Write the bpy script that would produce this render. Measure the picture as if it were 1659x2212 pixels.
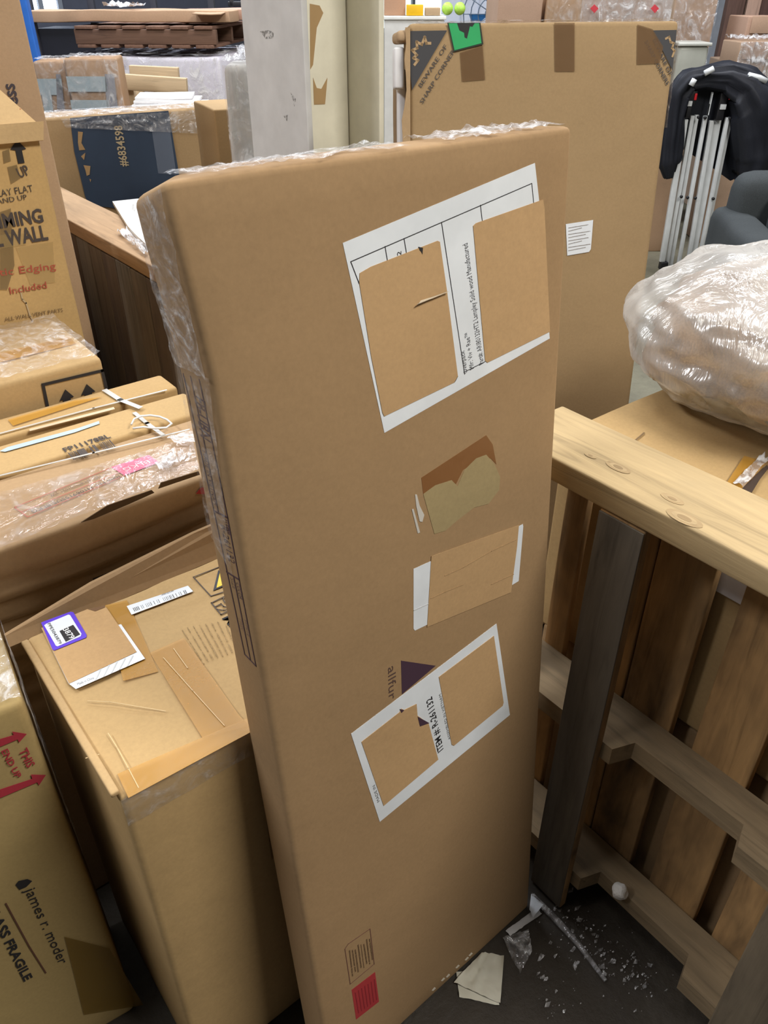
import bpy, bmesh, math, random
from mathutils import Vector, Matrix, Euler, noise as mnoise

for o in list(bpy.data.objects): bpy.data.objects.remove(o)
SC = bpy.context.scene
COL = SC.collection
R = math.radians

# ------------------------------------------------------------------ camera
FPX, CXP, CYP = 1690.0, 829.5, 1106.0
PITCH, YAW = R(34.0), R(38.0)
CAM = Vector((-.106, -1.003, 1.57))
cd = bpy.data.cameras.new('camera'); cam = bpy.data.objects.new('camera', cd); COL.objects.link(cam)
cam.location = CAM; cam.rotation_euler = (R(90) - PITCH, 0, -YAW)
cd.sensor_fit = 'VERTICAL'; cd.sensor_height = 36.0; cd.lens = FPX / 2212 * 36.0
cd.clip_start = .02; cd.clip_end = 100
SC.camera = cam
RT = Vector((math.cos(YAW), -math.sin(YAW), 0)); FH = Vector((math.sin(YAW), math.cos(YAW), 0)); UZ = Vector((0, 0, 1))
FW = FH * math.cos(PITCH) - UZ * math.sin(PITCH); UP = FH * math.sin(PITCH) + UZ * math.cos(PITCH)
def ray(x, y): return FW + RT * ((x - CXP) / FPX) - UP * ((y - CYP) / FPX)
def at(x, y, ax, v):
    d = ray(x, y); return CAM + d * ((v - CAM[ax]) / d[ax])
def atd(x, y, D):
    d = ray(x, y); return CAM + d * (D / d.dot(FH))

# ------------------------------------------------------------------ world, lights, exposure
w = bpy.data.worlds.new('world'); SC.world = w; w.use_nodes = True
w.node_tree.nodes['Background'].inputs[0].default_value = (.75, .85, 1, 1)
w.node_tree.nodes['Background'].inputs[1].default_value = .3
SC.view_settings.view_transform = 'Standard'; SC.view_settings.look = 'None'
SC.view_settings.exposure = 0.0; SC.view_settings.gamma = 1.0
SC.view_settings.use_curve_mapping = False
def area(name, loc, target, sx, sy, power, col):
    l = bpy.data.lights.new(name, 'AREA'); l.shape = 'RECTANGLE'; l.size = sx; l.size_y = sy; l.energy = power; l.color = col
    o = bpy.data.objects.new(name, l); COL.objects.link(o); o.location = loc
    o.rotation_euler = (Vector(target) - Vector(loc)).to_track_quat('-Z', 'Y').to_euler()
    return o
# rows of ceiling fluorescents
area('ceiling_light_near', (-.3, .3, 4.4), (-.1, .1, 0), 1.4, .6, 30, (1, .96, .88))
area('ceiling_light_aisle', (1.6, -2.5, 4.2), (.6, -.4, .6), 1.8, .8, 172, (1, .96, .88))
area('ceiling_light_mid', (1.6, 2.2, 4.6), (1.6, 2.2, 0), 2.4, .6, 130, (.95, .97, 1))
area('ceiling_light_far_right', (5.0, 1.2, 4.6), (5.0, 1.2, 0), 2.4, .6, 150, (.98, .98, 1))
area('ceiling_light_far_left', (2.4, 5.6, 4.6), (2.4, 5.6, 0), 2.4, .6, 260, (.85, .92, 1))
area('ceiling_light_left', (-2.4, .9, 4.2), (0, .8, .8), 1.6, .6, 110, (.97, .98, 1))

# ------------------------------------------------------------------ materials
def lin(c): return tuple(((v / 255) / 12.92 if v / 255 <= .04045 else ((v / 255 + .055) / 1.055) ** 2.4) for v in c)
class NT:
    def __init__(s, name):
        s.m = bpy.data.materials.new(name); s.m.use_nodes = True; s.t = s.m.node_tree; s.n = s.t.nodes
        s.b = s.n['Principled BSDF']; s.out = s.n['Material Output']
    def new(s, ty, **k):
        nd = s.n.new(ty)
        for a, v in k.items(): setattr(nd, a, v)
        return nd
    def link(s, a, b): s.t.links.new(a, b)
    def coords(s, scale=(1, 1, 1), rnd=True):
        tc = s.new('ShaderNodeTexCoord'); mp = s.new('ShaderNodeMapping'); mp.inputs['Scale'].default_value = scale
        s.link(tc.outputs['Object'], mp.inputs['Vector'])
        if rnd:
            oi = s.new('ShaderNodeObjectInfo'); mu = s.new('ShaderNodeMath', operation='MULTIPLY'); mu.inputs[1].default_value = 37
            s.link(oi.outputs['Random'], mu.inputs[0]); cb = s.new('ShaderNodeCombineXYZ')
            for i in range(3): s.link(mu.outputs[0], cb.inputs[i])
            s.link(cb.outputs[0], mp.inputs['Location'])
        return mp.outputs['Vector']
    def noise(s, vec, scale, detail=4, rough=.55, dist=0):
        nd = s.new('ShaderNodeTexNoise'); nd.inputs['Scale'].default_value = scale; nd.inputs['Detail'].default_value = detail
        nd.inputs['Roughness'].default_value = rough; nd.inputs['Distortion'].default_value = dist; s.link(vec, nd.inputs['Vector']); return nd.outputs['Fac']
    def ramp(s, fac, stops):
        r = s.new('ShaderNodeValToRGB'); e = r.color_ramp.elements
        while len(e) < len(stops): e.new(.5)
        for i, (p, c) in enumerate(stops): e[i].position = p; e[i].color = (*c, 1) if len(c) == 3 else c
        s.link(fac, r.inputs['Fac']); return r.outputs['Color']
    def mix(s, fac, a, b, mode='MIX'):
        m = s.new('ShaderNodeMix', data_type='RGBA', blend_type=mode)
        if isinstance(fac, (int, float)): m.inputs[0].default_value = fac
        else: s.link(fac, m.inputs[0])
        for k, v in ((6, a), (7, b)):
            if isinstance(v, tuple): m.inputs[k].default_value = (*v, 1)
            else: s.link(v, m.inputs[k])
        return m.outputs[2]
    def bump(s, h, strength, dist=.002):
        b = s.new('ShaderNodeBump'); b.inputs['Strength'].default_value = strength; b.inputs['Distance'].default_value = dist
        s.link(h, b.inputs['Height']); return b.outputs['Normal']
MATS = {}
def cached(fn):
    def g(*a):
        k = (fn.__name__,) + a
        if k not in MATS: MATS[k] = fn(*a)
        return MATS[k]
    return g
def sc(c, f): return tuple(min(1, v * f) for v in c)
@cached
def card(rgb, rough=.8):
    """corrugated cardboard: colour in linear rgb, blotches and faint flute lines"""
    s = NT('cardboard'); v = s.coords(); 
    n1 = s.noise(v, 2.2, 5, .6); n2 = s.noise(v, 160, 3, .7)
    c = s.ramp(n1, [(.25, sc(rgb, .88)), (.75, sc(rgb, 1.12))])
    c = s.mix(.18, c, s.ramp(n2, [(.3, sc(rgb, .7)), (.7, sc(rgb, 1.3))]))
    s.link(c, s.b.inputs['Base Color']); s.b.inputs['Roughness'].default_value = rough
    n3 = s.noise(v, 9, 4, .5)
    s.link(s.bump(n3, .25, .01), s.b.inputs['Normal'])
    s.b.inputs['Specular IOR Level'].default_value = .25
    return s.m
@cached
def plain(rgb, rough=.6, metal=0.0, bump=0.0):
    s = NT('plain'); v = s.coords(); n = s.noise(v, 14, 4)
    s.link(s.ramp(n, [(.3, sc(rgb, .92)), (.7, sc(rgb, 1.06))]), s.b.inputs['Base Color'])
    s.b.inputs['Roughness'].default_value = rough; s.b.inputs['Metallic'].default_value = metal
    if bump: s.link(s.bump(s.noise(v, 40, 4), bump, .004), s.b.inputs['Normal'])
    return s.m
@cached
def ink(rgb, wear=.0):
    s = NT('ink'); s.b.inputs['Base Color'].default_value = (*rgb, 1); s.b.inputs['Roughness'].default_value = .75
    if wear:
        n = s.noise(s.coords(), 120, 4, .7)
        tr = s.new('ShaderNodeBsdfTransparent'); mx = s.new('ShaderNodeMixShader')
        s.link(s.ramp(n, [(wear - .1, (0, 0, 0)), (wear + .1, (1, 1, 1))]), mx.inputs[0]); s.link(tr.outputs[0], mx.inputs[1]); s.link(s.b.outputs[0], mx.inputs[2])
        s.link(mx.outputs[0], s.out.inputs['Surface'])
    return s.m
@cached
def wood(rgb, stain=(.05, .045, .04), amt=.5, axis=2):
    """sawn plank: grain runs along the given local axis; dark weather stains"""
    s = NT('wood'); sc3 = [14., 14., 14.]; sc3[axis] = 1.1
    v = s.coords(tuple(sc3)); n = s.noise(v, 3.0, 6, .6, 1.2)
    sc4 = [5., 5., 5.]; sc4[axis] = 1.6
    v2 = s.coords(tuple(sc4)); n2 = s.noise(v2, 1.6, 4, .6, .4)
    c = s.ramp(n, [(.25, sc(rgb, .55)), (.45, sc(rgb, .9)), (.6, rgb), (.8, sc(rgb, 1.15))])
    f = s.ramp(n2, [(.62 - amt * .25, (0, 0, 0)), (.72, (amt, amt, amt))])
    c = s.mix(f, c, stain)
    s.link(c, s.b.inputs['Base Color']); s.b.inputs['Roughness'].default_value = .78
    s.link(s.bump(n, .35, .004), s.b.inputs['Normal']); s.b.inputs['Specular IOR Level'].default_value = .3
    return s.m
@cached
def film(dens=.12, wr=28.0, tint=(.95, .96, 1)):
    """clear stretch wrap: mostly see-through, thin wrinkles that catch light"""
    s = NT('film'); v = s.coords(); n = s.noise(v, wr, 4, .55, 1.5)
    bp = s.bump(n, .5, .012)
    g = s.new('ShaderNodeBsdfGlossy'); g.inputs['Roughness'].default_value = .14; g.inputs['Color'].default_value = (*tint, 1); s.link(bp, g.inputs['Normal'])
    t = s.new('ShaderNodeBsdfTransparent'); t.inputs['Color'].default_value = (.97, .97, .98, 1)
    d = s.new('ShaderNodeBsdfDiffuse'); d.inputs['Color'].default_value = (.8, .8, .82, 1); s.link(bp, d.inputs['Normal'])
    st = s.noise(v, wr * .6, 3, .6, 2.5)
    f = s.ramp(st, [(.42, (dens * .3,) * 3), (.56, (dens,) * 3), (.66, (min(1, dens * 2.6),) * 3)])
    m1 = s.new('ShaderNodeMixShader'); s.link(f, m1.inputs[0]); s.link(t.outputs[0], m1.inputs[1]); s.link(d.outputs[0], m1.inputs[2])
    m2 = s.new('ShaderNodeMixShader'); m2.inputs[0].default_value = .07; s.link(m1.outputs[0], m2.inputs[1]); s.link(g.outputs[0], m2.inputs[2])
    s.link(m2.outputs[0], s.out.inputs['Surface']); return s.m
@cached
def tape(rgb=(.36, .20, .06), alpha=.55):
    s = NT('tape'); s.b.inputs['Base Color'].default_value = (*rgb, 1); s.b.inputs['Roughness'].default_value = .35
    s.b.inputs['Alpha'].default_value = alpha
    s.link(s.bump(s.noise(s.coords(), 30, 4), .25, .004), s.b.inputs['Normal']); return s.m
@cached
def fabric(rgb, rough=.9):
    s = NT('fabric'); v = s.coords(); n = s.noise(v, 260, 2); n2 = s.noise(v, 5, 4)
    c = s.mix(.5, s.ramp(n, [(.3, sc(rgb, .7)), (.7, sc(rgb, 1.3))]), s.ramp(n2, [(.3, sc(rgb, .8)), (.7, sc(rgb, 1.2))]))
    s.link(c, s.b.inputs['Base Color']); s.b.inputs['Roughness'].default_value = rough
    s.link(s.bump(n, .3, .001), s.b.inputs['Normal']); s.b.inputs['Specular IOR Level'].default_value = .2; return s.m
@cached
def emit(rgb, st):
    s = NT('daylight'); e = s.new('ShaderNodeEmission'); e.inputs[0].default_value = (*rgb, 1); e.inputs[1].default_value = st
    s.link(e.outputs[0], s.out.inputs['Surface']); return s.m
@cached
def floor_mat():
    s = NT('floor_concrete'); v = s.coords(rnd=False); n = s.noise(v, 3, 6, .65); n2 = s.noise(v, 45, 5, .7)
    c = s.ramp(n, [(.3, (.035, .027, .02)), (.55, (.055, .044, .032)), (.8, (.10, .082, .06))])
    # bare concrete towards the right aisle; dark colour reaches further to paint in shade
    sx = s.new('ShaderNodeSeparateXYZ'); s.link(v, sx.inputs[0])
    mr = s.new('ShaderNodeMapRange'); mr.inputs[1].default_value = 2.0; mr.inputs[2].default_value = 2.9; s.link(sx.outputs[0], mr.inputs[0])
    c = s.mix(mr.outputs[0], c, s.ramp(n, [(.3, (.16, .15, .11)), (.7, (.27, .26, .19))]))
    c = s.mix(.35, c, s.ramp(n2, [(.35, (.02, .016, .012)), (.7, (.14, .12, .09))]), 'SOFT_LIGHT')
    s.link(c, s.b.inputs['Base Color']); s.link(s.ramp(n2, [(.3, (.45,) * 3), (.7, (.8,) * 3)]), s.b.inputs['Roughness'])
    s.link(s.bump(n2, .4, .006), s.b.inputs['Normal']); return s.m
@cached
def poly_bag():
    s = NT('poly_bag'); v = s.coords((1, 1, 1), False); n = s.noise(s.coords((1, 1, .35), False), 7, 5, .55, 2.2)
    bp = s.bump(n, .6, .03)
    g = s.new('ShaderNodeBsdfGlossy'); g.inputs['Roughness'].default_value = .22; s.link(bp, g.inputs['Normal'])
    d = s.new('ShaderNodeBsdfDiffuse'); d.inputs[0].default_value = (.80, .79, .77, 1); s.link(bp, d.inputs['Normal'])
    t = s.new('ShaderNodeBsdfTransparent')
    m1 = s.new('ShaderNodeMixShader'); s.link(s.ramp(s.noise(v, 3.5, 3), [(.35, (.22,) * 3), (.65, (.66,) * 3)]), m1.inputs[0]); s.link(t.outputs[0], m1.inputs[1]); s.link(d.outputs[0], m1.inputs[2])
    m2 = s.new('ShaderNodeMixShader'); m2.inputs[0].default_value = .16; s.link(m1.outputs[0], m2.inputs[1]); s.link(g.outputs[0], m2.inputs[2])
    s.link(m2.outputs[0], s.out.inputs['Surface']); return s.m

KRAFT = (.345, .222, .115); KRAFT_Y = (.46, .31, .145); KRAFT_P = (.42, .285, .175); PATCH = (.49, .315, .16)
PAPER = (.76, .80, .85)
INK = ink((.02, .018, .02)); INKP = ink((.055, .025, .045)); RED = ink((.45, .03, .04)); INKW = ink((.03, .028, .03), .38)

# ------------------------------------------------------------------ mesh helpers
def mesh_obj(name, verts, faces, mat, parent=None, smooth=False, loc=None):
    me = bpy.data.meshes.new(name); me.from_pydata([tuple(v) for v in verts], [], faces); me.update()
    if smooth: me.polygons.foreach_set('use_smooth', [True] * len(me.polygons))
    o = bpy.data.objects.new(name, me); COL.objects.link(o)
    for m in (mat if isinstance(mat, (list, tuple)) else [mat]): me.materials.append(m)
    if parent: o.parent = parent
    if loc is not None: o.location = loc
    return o
def tag(o, label, cat, group=None):
    o['label'] = label; o['category'] = cat
    if group: o['group'] = group
    return o
def thing(name, label, cat, loc=(0, 0, 0), rot=(0, 0, 0), group=None):
    o = bpy.data.objects.new(name, None); COL.objects.link(o); o.location = loc; o.rotation_euler = rot; o.empty_display_size = .1
    return tag(o, label, cat, group)
def struct(o): o['kind'] = 'structure'; return o
def mw(o):
    m = Matrix.LocRotScale(o.location, o.rotation_euler, o.scale)
    return mw(o.parent) @ m if o.parent else m
def rbox_data(sx, sy, sz, r=.006, cell=.08, amp=0.0, seed=0, org=(0, 0, 0), fn=None):
    """rounded, slightly uneven box from org to org+size"""
    r = min(r, sx * .45, sy * .45, sz * .45)
    def ax(L):
        n = max(1, int(round((L - 2 * r) / cell)))
        return [0, r * .45] + [r + (L - 2 * r) * i / n for i in range(n + 1)] + [L - r * .45, L]
    X, Y, Z = ax(sx), ax(sy), ax(sz); idx = {}; V = []; Fc = []
    off = Vector((seed * 7.3, seed * 3.1, seed * 1.7))
    def vid(i, j, k):
        if (i, j, k) in idx: return idx[(i, j, k)]
        p = Vector((X[i], Y[j], Z[k])); q = Vector((min(max(p.x, r), sx - r), min(max(p.y, r), sy - r), min(max(p.z, r), sz - r)))
        d = p - q
        if d.length > 1e-9: p = q + d.normalized() * r if d.length > r * .99 or True else p
        if amp:
            p = p + Vector([mnoise.noise(p * 3.1 + off + Vector((a * 11.1, 0, 0))) for a in range(3)]) * amp
        if fn: p = fn(p)
        V.append(p + Vector(org)); idx[(i, j, k)] = len(V) - 1; return idx[(i, j, k)]
    def face(A, B, f, flip):
        for a in range(A - 1):
            for b in range(B - 1):
                q = [f(a, b), f(a + 1, b), f(a + 1, b + 1), f(a, b + 1)]
                Fc.append(q[::-1] if flip else q)
    nx, ny, nz = len(X), len(Y), len(Z)
    face(nx, ny, lambda a, b: vid(a, b, 0), True); face(nx, ny, lambda a, b: vid(a, b, nz - 1), False)
    face(nx, nz, lambda a, b: vid(a, 0, b), False); face(nx, nz, lambda a, b: vid(a, ny - 1, b), True)
    face(ny, nz, lambda a, b: vid(0, a, b), True); face(ny, nz, lambda a, b: vid(nx - 1, a, b), False)
    return V, Fc
def rbox(name, size, mat, parent=None, org=(0, 0, 0), r=.006, cell=.08, amp=0.0, seed=0, fn=None, smooth=True):
    V, Fc = rbox_data(*size, r, cell, amp, seed, org, fn); o = mesh_obj(name, V, Fc, mat, parent, smooth)
    return o
def bar(name, p0, p1, wdt, thk, mat, parent=None, updir=(0, 0, 1), r=.003, cell=.15, amp=0.0, seed=0):
    """plank from p0 to p1 (local z = length so grain runs along it)"""
    p0, p1 = Vector(p0), Vector(p1); L = (p1 - p0).length; zdir = (p1 - p0).normalized()
    x = Vector(updir).cross(zdir); x = x.normalized() if x.length > 1e-6 else Vector((1, 0, 0)); y = zdir.cross(x)
    V, Fc = rbox_data(wdt, thk, L, r, cell, amp, seed, (-wdt / 2, -thk / 2, 0)); o = mesh_obj(name, V, Fc, mat, parent, True)
    o.matrix_local = Matrix((x, y, zdir)).transposed().to_4x4(); o.location = p0
    return o
def tube(name, pts, rad, mat, parent=None, seg=10, smooth=True):
    pts = [Vector(p) for p in pts]; rads = rad if isinstance(rad, (list, tuple)) else [rad] * len(pts); V = []; Fc = []
    for i, p in enumerate(pts):
        t = (pts[min(i + 1, len(pts) - 1)] - pts[max(i - 1, 0)]).normalized()
        a = t.cross(Vector((0, 0, 1))); a = a.normalized() if a.length > 1e-3 else Vector((1, 0, 0)); b = t.cross(a)
        for k in range(seg):
            an = 2 * math.pi * k / seg; V.append(p + (a * math.cos(an) + b * math.sin(an)) * rads[i])
    for i in range(len(pts) - 1):
        for k in range(seg):
            k2 = (k + 1) % seg; Fc.append([i * seg + k, i * seg + k2, (i + 1) * seg + k2, (i + 1) * seg + k])
    Fc.append(list(range(seg))[::-1]); Fc.append([(len(pts) - 1) * seg + k for k in range(seg)])
    return mesh_obj(name, V, Fc, mat, parent, smooth)

# -- things printed or stuck on a face of a root: face = (axis, value, outward sign)
def lp(root, x, y, face):
    M = mw(root).inverted(); o = M @ CAM; d = (M.to_3x3() @ ray(x, y)); a, v = face[0], face[1]
    return o + d * ((v - o[a]) / d[a])
def nrm(face): n = Vector((0, 0, 0)); n[face[0]] = face[2]; return n
def prism(pts, n, t):
    k = len(pts); V = list(pts) + [p + n * t for p in pts]
    # orient
    area_n = Vector((0, 0, 0))
    for i in range(k): area_n += pts[i].cross(pts[(i + 1) % k])
    top = list(range(k, 2 * k)); bot = list(range(k))
    if area_n.dot(n) < 0: top = top[::-1]
    else: bot = bot[::-1]
    Fc = [top, bot]
    for i in range(k): Fc.append([i, (i + 1) % k, k + (i + 1) % k, k + i])
    return V, Fc
FLATK = {}
def decal(root, name, face, px, mat, t=.0008, lift=0.0, parent=None):
    k_ = FLATK.get(root.name, 1.0); t *= k_; lift *= k_
    n = nrm(face); pts = [lp(root, x, y, face) + n * lift for x, y in px]; V, Fc = prism(pts, n, t)
    return mesh_obj(name, V, Fc, mat, parent or root)
def lpoly(root, name, face, pts, mat, t=.0008, lift=0.0, parent=None):
    n = nrm(face); pts = [Vector(p) + n * lift for p in pts]; V, Fc = prism(pts, n, t); return mesh_obj(name, V, Fc, mat, parent or root)
def lines(root, name, face, plist, wid, mat, lift=.0, t=.0008, parent=None):
    """several printed lines (pixel polylines) joined in one print"""
    k_ = FLATK.get(root.name, 1.0); t *= k_; lift *= k_
    n = nrm(face); V = []; Fc = []
    for pl in plist:
        P = [lp(root, x, y, face) + n * lift for x, y in pl]
        for a, b in zip(P[:-1], P[1:]):
            d = (b - a).normalized(); s = n.cross(d) * wid / 2; e = d * wid / 2
            v, f = prism([a - e - s, b + e - s, b + e + s, a - e + s], n, t); k = len(V); V += v; Fc += [[i + k for i in q] for q in f]
    return mesh_obj(name, V, Fc, mat, parent or root)
def text_data(s, bold=0.0, shear=0.0):
    c = bpy.data.curves.new('t', 'FONT'); c.body = s; c.size = 1; c.offset = bold; c.shear = shear; c.resolution_u = 2; c.fill_mode = 'FRONT'
    o = bpy.data.objects.new('t', c); COL.objects.link(o); dg = bpy.context.evaluated_depsgraph_get(); dg.update()
    me = bpy.data.meshes.new_from_object(o.evaluated_get(dg)); V = [v.co.copy() for v in me.vertices]; Fc = [list(p.vertices) for p in me.polygons]
    bpy.data.objects.remove(o); bpy.data.curves.remove(c); bpy.data.meshes.remove(me); return V, Fc
def text(root, s, face, p0, p1, ptop, mat, name='printed_text', bold=.0, shear=0.0, lift=.0012, parent=None, cap=.7):
    """baseline runs from pixel p0 to p1, capital height reaches pixel ptop above p0"""
    V, Fc = text_data(s, bold, shear); n = nrm(face); lift *= FLATK.get(root.name, 1.0)
    a = lp(root, *p0, face); b = lp(root, *p1, face); t = lp(root, *ptop, face)
    ex = (b - a).normalized(); ey = n.cross(ex); h = (t - a).dot(ey)
    x0 = min(v.x for v in V); x1 = max(v.x for v in V); kx = (b - a).length / (x1 - x0); ky = h / cap
    W = [a + ex * ((v.x - x0) * kx) + ey * (v.y * ky) + n * lift for v in V]
    if ky < 0: Fc = [f[::-1] for f in Fc]
    return mesh_obj(name, W, Fc, mat, parent or root)
def filmpatch(root, name, face, quad, nu, nv, hgt, mat, seed=0, parent=None, base=.002):
    """wrinkled sheet of stretch wrap lying on a face; quad = 4 pixel corners"""
    n = nrm(face); Q = [lp(root, x, y, face) for x, y in quad]; V = []; Fc = []
    return _sheet(Q, n, nu, nv, hgt, mat, seed, name, parent or root, base)
def _sheet(Q, n, nu, nv, hgt, mat, seed, name, parent, base):
    rnd = random.Random(seed); V = []; Fc = []
    for i in range(nu + 1):
        for j in range(nv + 1):
            u, v = i / nu, j / nv; p = Q[0] * (1 - u) * (1 - v) + Q[1] * u * (1 - v) + Q[2] * u * v + Q[3] * (1 - u) * v
            k = Vector((u * 5, v * 3, seed * 4.7)); h = abs(mnoise.noise(k * 1.7)) + .5 * abs(mnoise.noise(k * 4.3))
            V.append(p + n * (base + hgt * h))
    for i in range(nu):
        for j in range(nv): a = i * (nv + 1) + j; Fc.append([a, a + nv + 1, a + nv + 2, a + 1])
    o = mesh_obj(name, V, Fc, mat, parent, True); return o
FRONT = lambda v=0.0: (1, v, -1)
LEFT = lambda v=0.0: (0, v, -1)
def TOP(v): return (2, v, 1)

# ================================================================== ROOM
def slab(name, x0, x1, y0, y1, z0, z1, mat):
    return struct(rbox(name, (x1 - x0, y1 - y0, z1 - z0), mat, None, (x0, y0, z0), r=.005, cell=3, smooth=False))
slab('floor', -5, 10, -6, 10, -.1, 0, floor_mat())
slab('ceiling', -5, 10, -6, 10, 5.0, 5.1, plain((.35, .36, .38), .9))
slab('wall_left', -5.1, -5, -6, 10, 0, 5, plain((.3, .29, .27), .9))
slab('wall_near', -5, 10, -6.1, -6, 0, 5, plain((.3, .29, .27), .9))
WY = 9.0
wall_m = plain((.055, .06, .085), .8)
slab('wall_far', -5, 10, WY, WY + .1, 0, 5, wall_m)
slab('wall_right', 10, 10.1, -6, 10, 0, 5, plain((.40, .42, .47), .9))
# ================================================================== THE TALL LEANING BOX
def carton(root, size, mat, r=.006, cell=.08, amp=.0, seed=0, fn=None, name='carton'):
    return rbox(name, size, mat, root, (0, 0, 0), r, cell, amp, seed, fn)
TW, TD, THT = .501, .070, 1.441
rot = Euler((R(-5.613), R(.581), R(1.917)))
br = Vector((.669, -.494, 0)); o0 = br + rot.to_matrix() @ Vector((-TW, 0, 0)); o0.z = max(0, -(rot.to_matrix() @ Vector((TW, 0, 0))).z) + .001
tb = thing('cardboard_box', 'tall narrow kraft cardboard box leaning upright with torn white labels on its front', 'box', o0, rot)
def tbend(p):   # top left corner pushed out and crushed a little
    s_ = max(0, 1 - p.x / (TW * .8)) ** 1.5; k = min(1, max(0, (p.z - 1.27) / .15))
    return p + Vector((-.013 * k * s_, 0, -.020 * max(0, 1 - p.x / .05) * (p.z / THT) ** 12 * (p.y / TD)))
carton(tb, (TW, TD, THT), card(KRAFT), r=.008, cell=.03, fn=tbend)
TF = FRONT(); TL = LEFT(); FLATK[tb.name] = .42
def lab(name, quad, mat=None, t=.0009): return decal(tb, name, TF, quad, mat or plain(PAPER, .55), t)
LBL = plain(PAPER, .5); PT = card(PATCH, .7)
# upper label, brown patches over it
l1 = lab('paper_label', [(740, 525), (1155, 352), (1164, 432), (1187, 731), (830, 935)], LBL)
lines(tb, 'ruled_line', TF, [[(757, 565), (1148, 396), (1152, 438)], [(757, 565), (775, 612)], [(831, 532), (836, 562)], [(872, 515), (877, 545)], [(953, 480), (1003, 808)], [(1037, 443), (1041, 477)], [(1003, 803), (1047, 781)]], .0007, INK, .0011, parent=l1)
text(tb, '2', TF, (866, 551), (866, 542), (857, 551), INK, lift=.0016, parent=l1)
decal(tb, 'brown_patch', TF, [(776, 590), (800, 576), (944, 520), (949, 522), (965, 632), (988, 812), (980, 826), (829, 899), (825, 890), (801, 770), (775, 610)], PT, .0014, .0009, l1)
decal(tb, 'brown_patch', TF, [(1021, 488), (1027, 482), (1172, 431), (1175, 450), (1187, 716), (1052, 783), (1047, 779)], PT, .0014, .0009, l1)
decal(tb, 'torn_corner', TF, [(905, 540), (903, 533), (912, 535), (911, 549), (908, 543)], INK, .0022, .0009, l1)
decal(tb, 'torn_corner', TF, [(980, 826), (988, 812), (983, 822)], INK, .0024, .0009, l1)
_sheet([lp(tb, *q, TF) for q in ((893, 659), (905, 648), (963, 628), (963, 630))], nrm(TF), 6, 2, .004, plain((.75, .62, .45), .6), 3, 'paper_curl', l1, .0026)
text(tb, 'Overpack', TF, (1009, 804), (1002, 756), (1001, 807), ink((.12, .12, .13)), lift=.0016, parent=l1, shear=0)
text(tb, 'Mfr: Viv + Rae\u2122', TF, (1023, 795), (1012, 716), (1014, 799), ink((.10, .10, .11)), lift=.0016, parent=l1, bold=.0)
text(tb, 'Part#: ARI80132HT2 Lampley Solid wood Manufactured', TF, (1044, 784), (1009, 524), (1034, 787), ink((.10, .10, .11)), lift=.0016, parent=l1, bold=.0)
# old tape scar with bare pale patch
d = decal(tb, 'tape_remnant', TF, [(910, 1032), (1050, 940), (1064, 960), (1072, 1003), (1060, 990), (1040, 992), (1000, 1015), (985, 1045), (965, 1040), (930, 1055), (914, 1067)], tape((.30, .135, .05), .75), .0007)
decal(tb, 'peeled_paper_patch', TF, [(914, 1067), (940, 1048), (975, 1037), (988, 1050), (1003, 1015), (1028, 990), (1050, 982), (1068, 1003), (1080, 1030), (1078, 1058), (1055, 1088), (1024, 1096), (990, 1122), (962, 1146), (938, 1153)], card((.37, .285, .145)), .001)
for q in ([(896, 1068), (900, 1068), (906, 1092), (916, 1112), (912, 1127), (906, 1126), (899, 1095)], [(889, 1100), (893, 1099), (907, 1150), (902, 1152)]):
    decal(tb, 'paper_scrap', TF, q, plain((.6, .57, .52), .5), .0012)
# middle label
l2 = lab('paper_label', [(893, 1229), (928, 1213), (936, 1210), (1118, 1138), (1129, 1132), (1130, 1137), (1120, 1255), (1105, 1264), (925, 1348), (896, 1362), (893, 1358)], LBL)
decal(tb, 'brown_patch', TF, [(931, 1201), (1120, 1134), (1116, 1180), (1103, 1279), (922, 1354)], PT, .0014, .0009, l2)
lines(tb, 'crease', TF, [[(894, 1318), (927, 1303)]], .0012, plain((.6, .61, .62), .5), .0011, parent=l2)
for pl in ([(960, 1243), (1000, 1225), (1060, 1190), (1114, 1165)], [(930, 1292), (960, 1278), (1000, 1262)], [(1060, 1262), (1108, 1240)]):
    lines(tb, 'crease', TF, [pl], .0012, card(sc(PATCH, .82)), .0024, parent=l2)
# dark logo block, then the lower label over it
decal(tb, 'printed_logo', TF, [(866, 1427), (941, 1438), (868, 1500)], INKP, .0006)
text(tb, 'allfur', TF, (838, 1443), (840, 1514), (853, 1443), ink((.09, .05, .04)), lift=.0007, cap=.62)
l3 = lab('paper_label', [(758, 1585), (1072, 1347), (1101, 1544), (820, 1775)], LBL, .0012)
decal(tb, 'brown_patch', TF, [(780, 1602), (862, 1538), (866, 1530), (872, 1533), (899, 1520), (901, 1545), (925, 1562), (946, 1640), (828, 1740)], PT, .0014, .0012, l3)
decal(tb, 'brown_patch', TF, [(947, 1462), (1066, 1373), (1087, 1517), (1085, 1524), (980, 1610), (975, 1608)], PT, .0014, .0012, l3)
decal(tb, 'dark_tear', TF, [(901, 1547), (926, 1561), (906, 1568)], INKP, .0024, .0012, l3)
decal(tb, 'dark_tear', TF, [(863, 1531), (872, 1533), (866, 1539)], INKP, .0024, .0012, l3)
text(tb, 'ITEM #: R-261132', TF, (957, 1617), (932, 1503), (944, 1622), INK, lift=.0018, parent=l3, bold=.015)
text(tb, 'ASSEMBLED IN VIETNAM', TF, (973, 1595), (952, 1497), (968, 1597), ink((.1, .1, .1)), lift=.0018, parent=l3)
text(tb, 'MADE IN', TF, (820, 1729), (809, 1694), (814, 1731), ink((.1, .1, .1)), lift=.0018, parent=l3)
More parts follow.
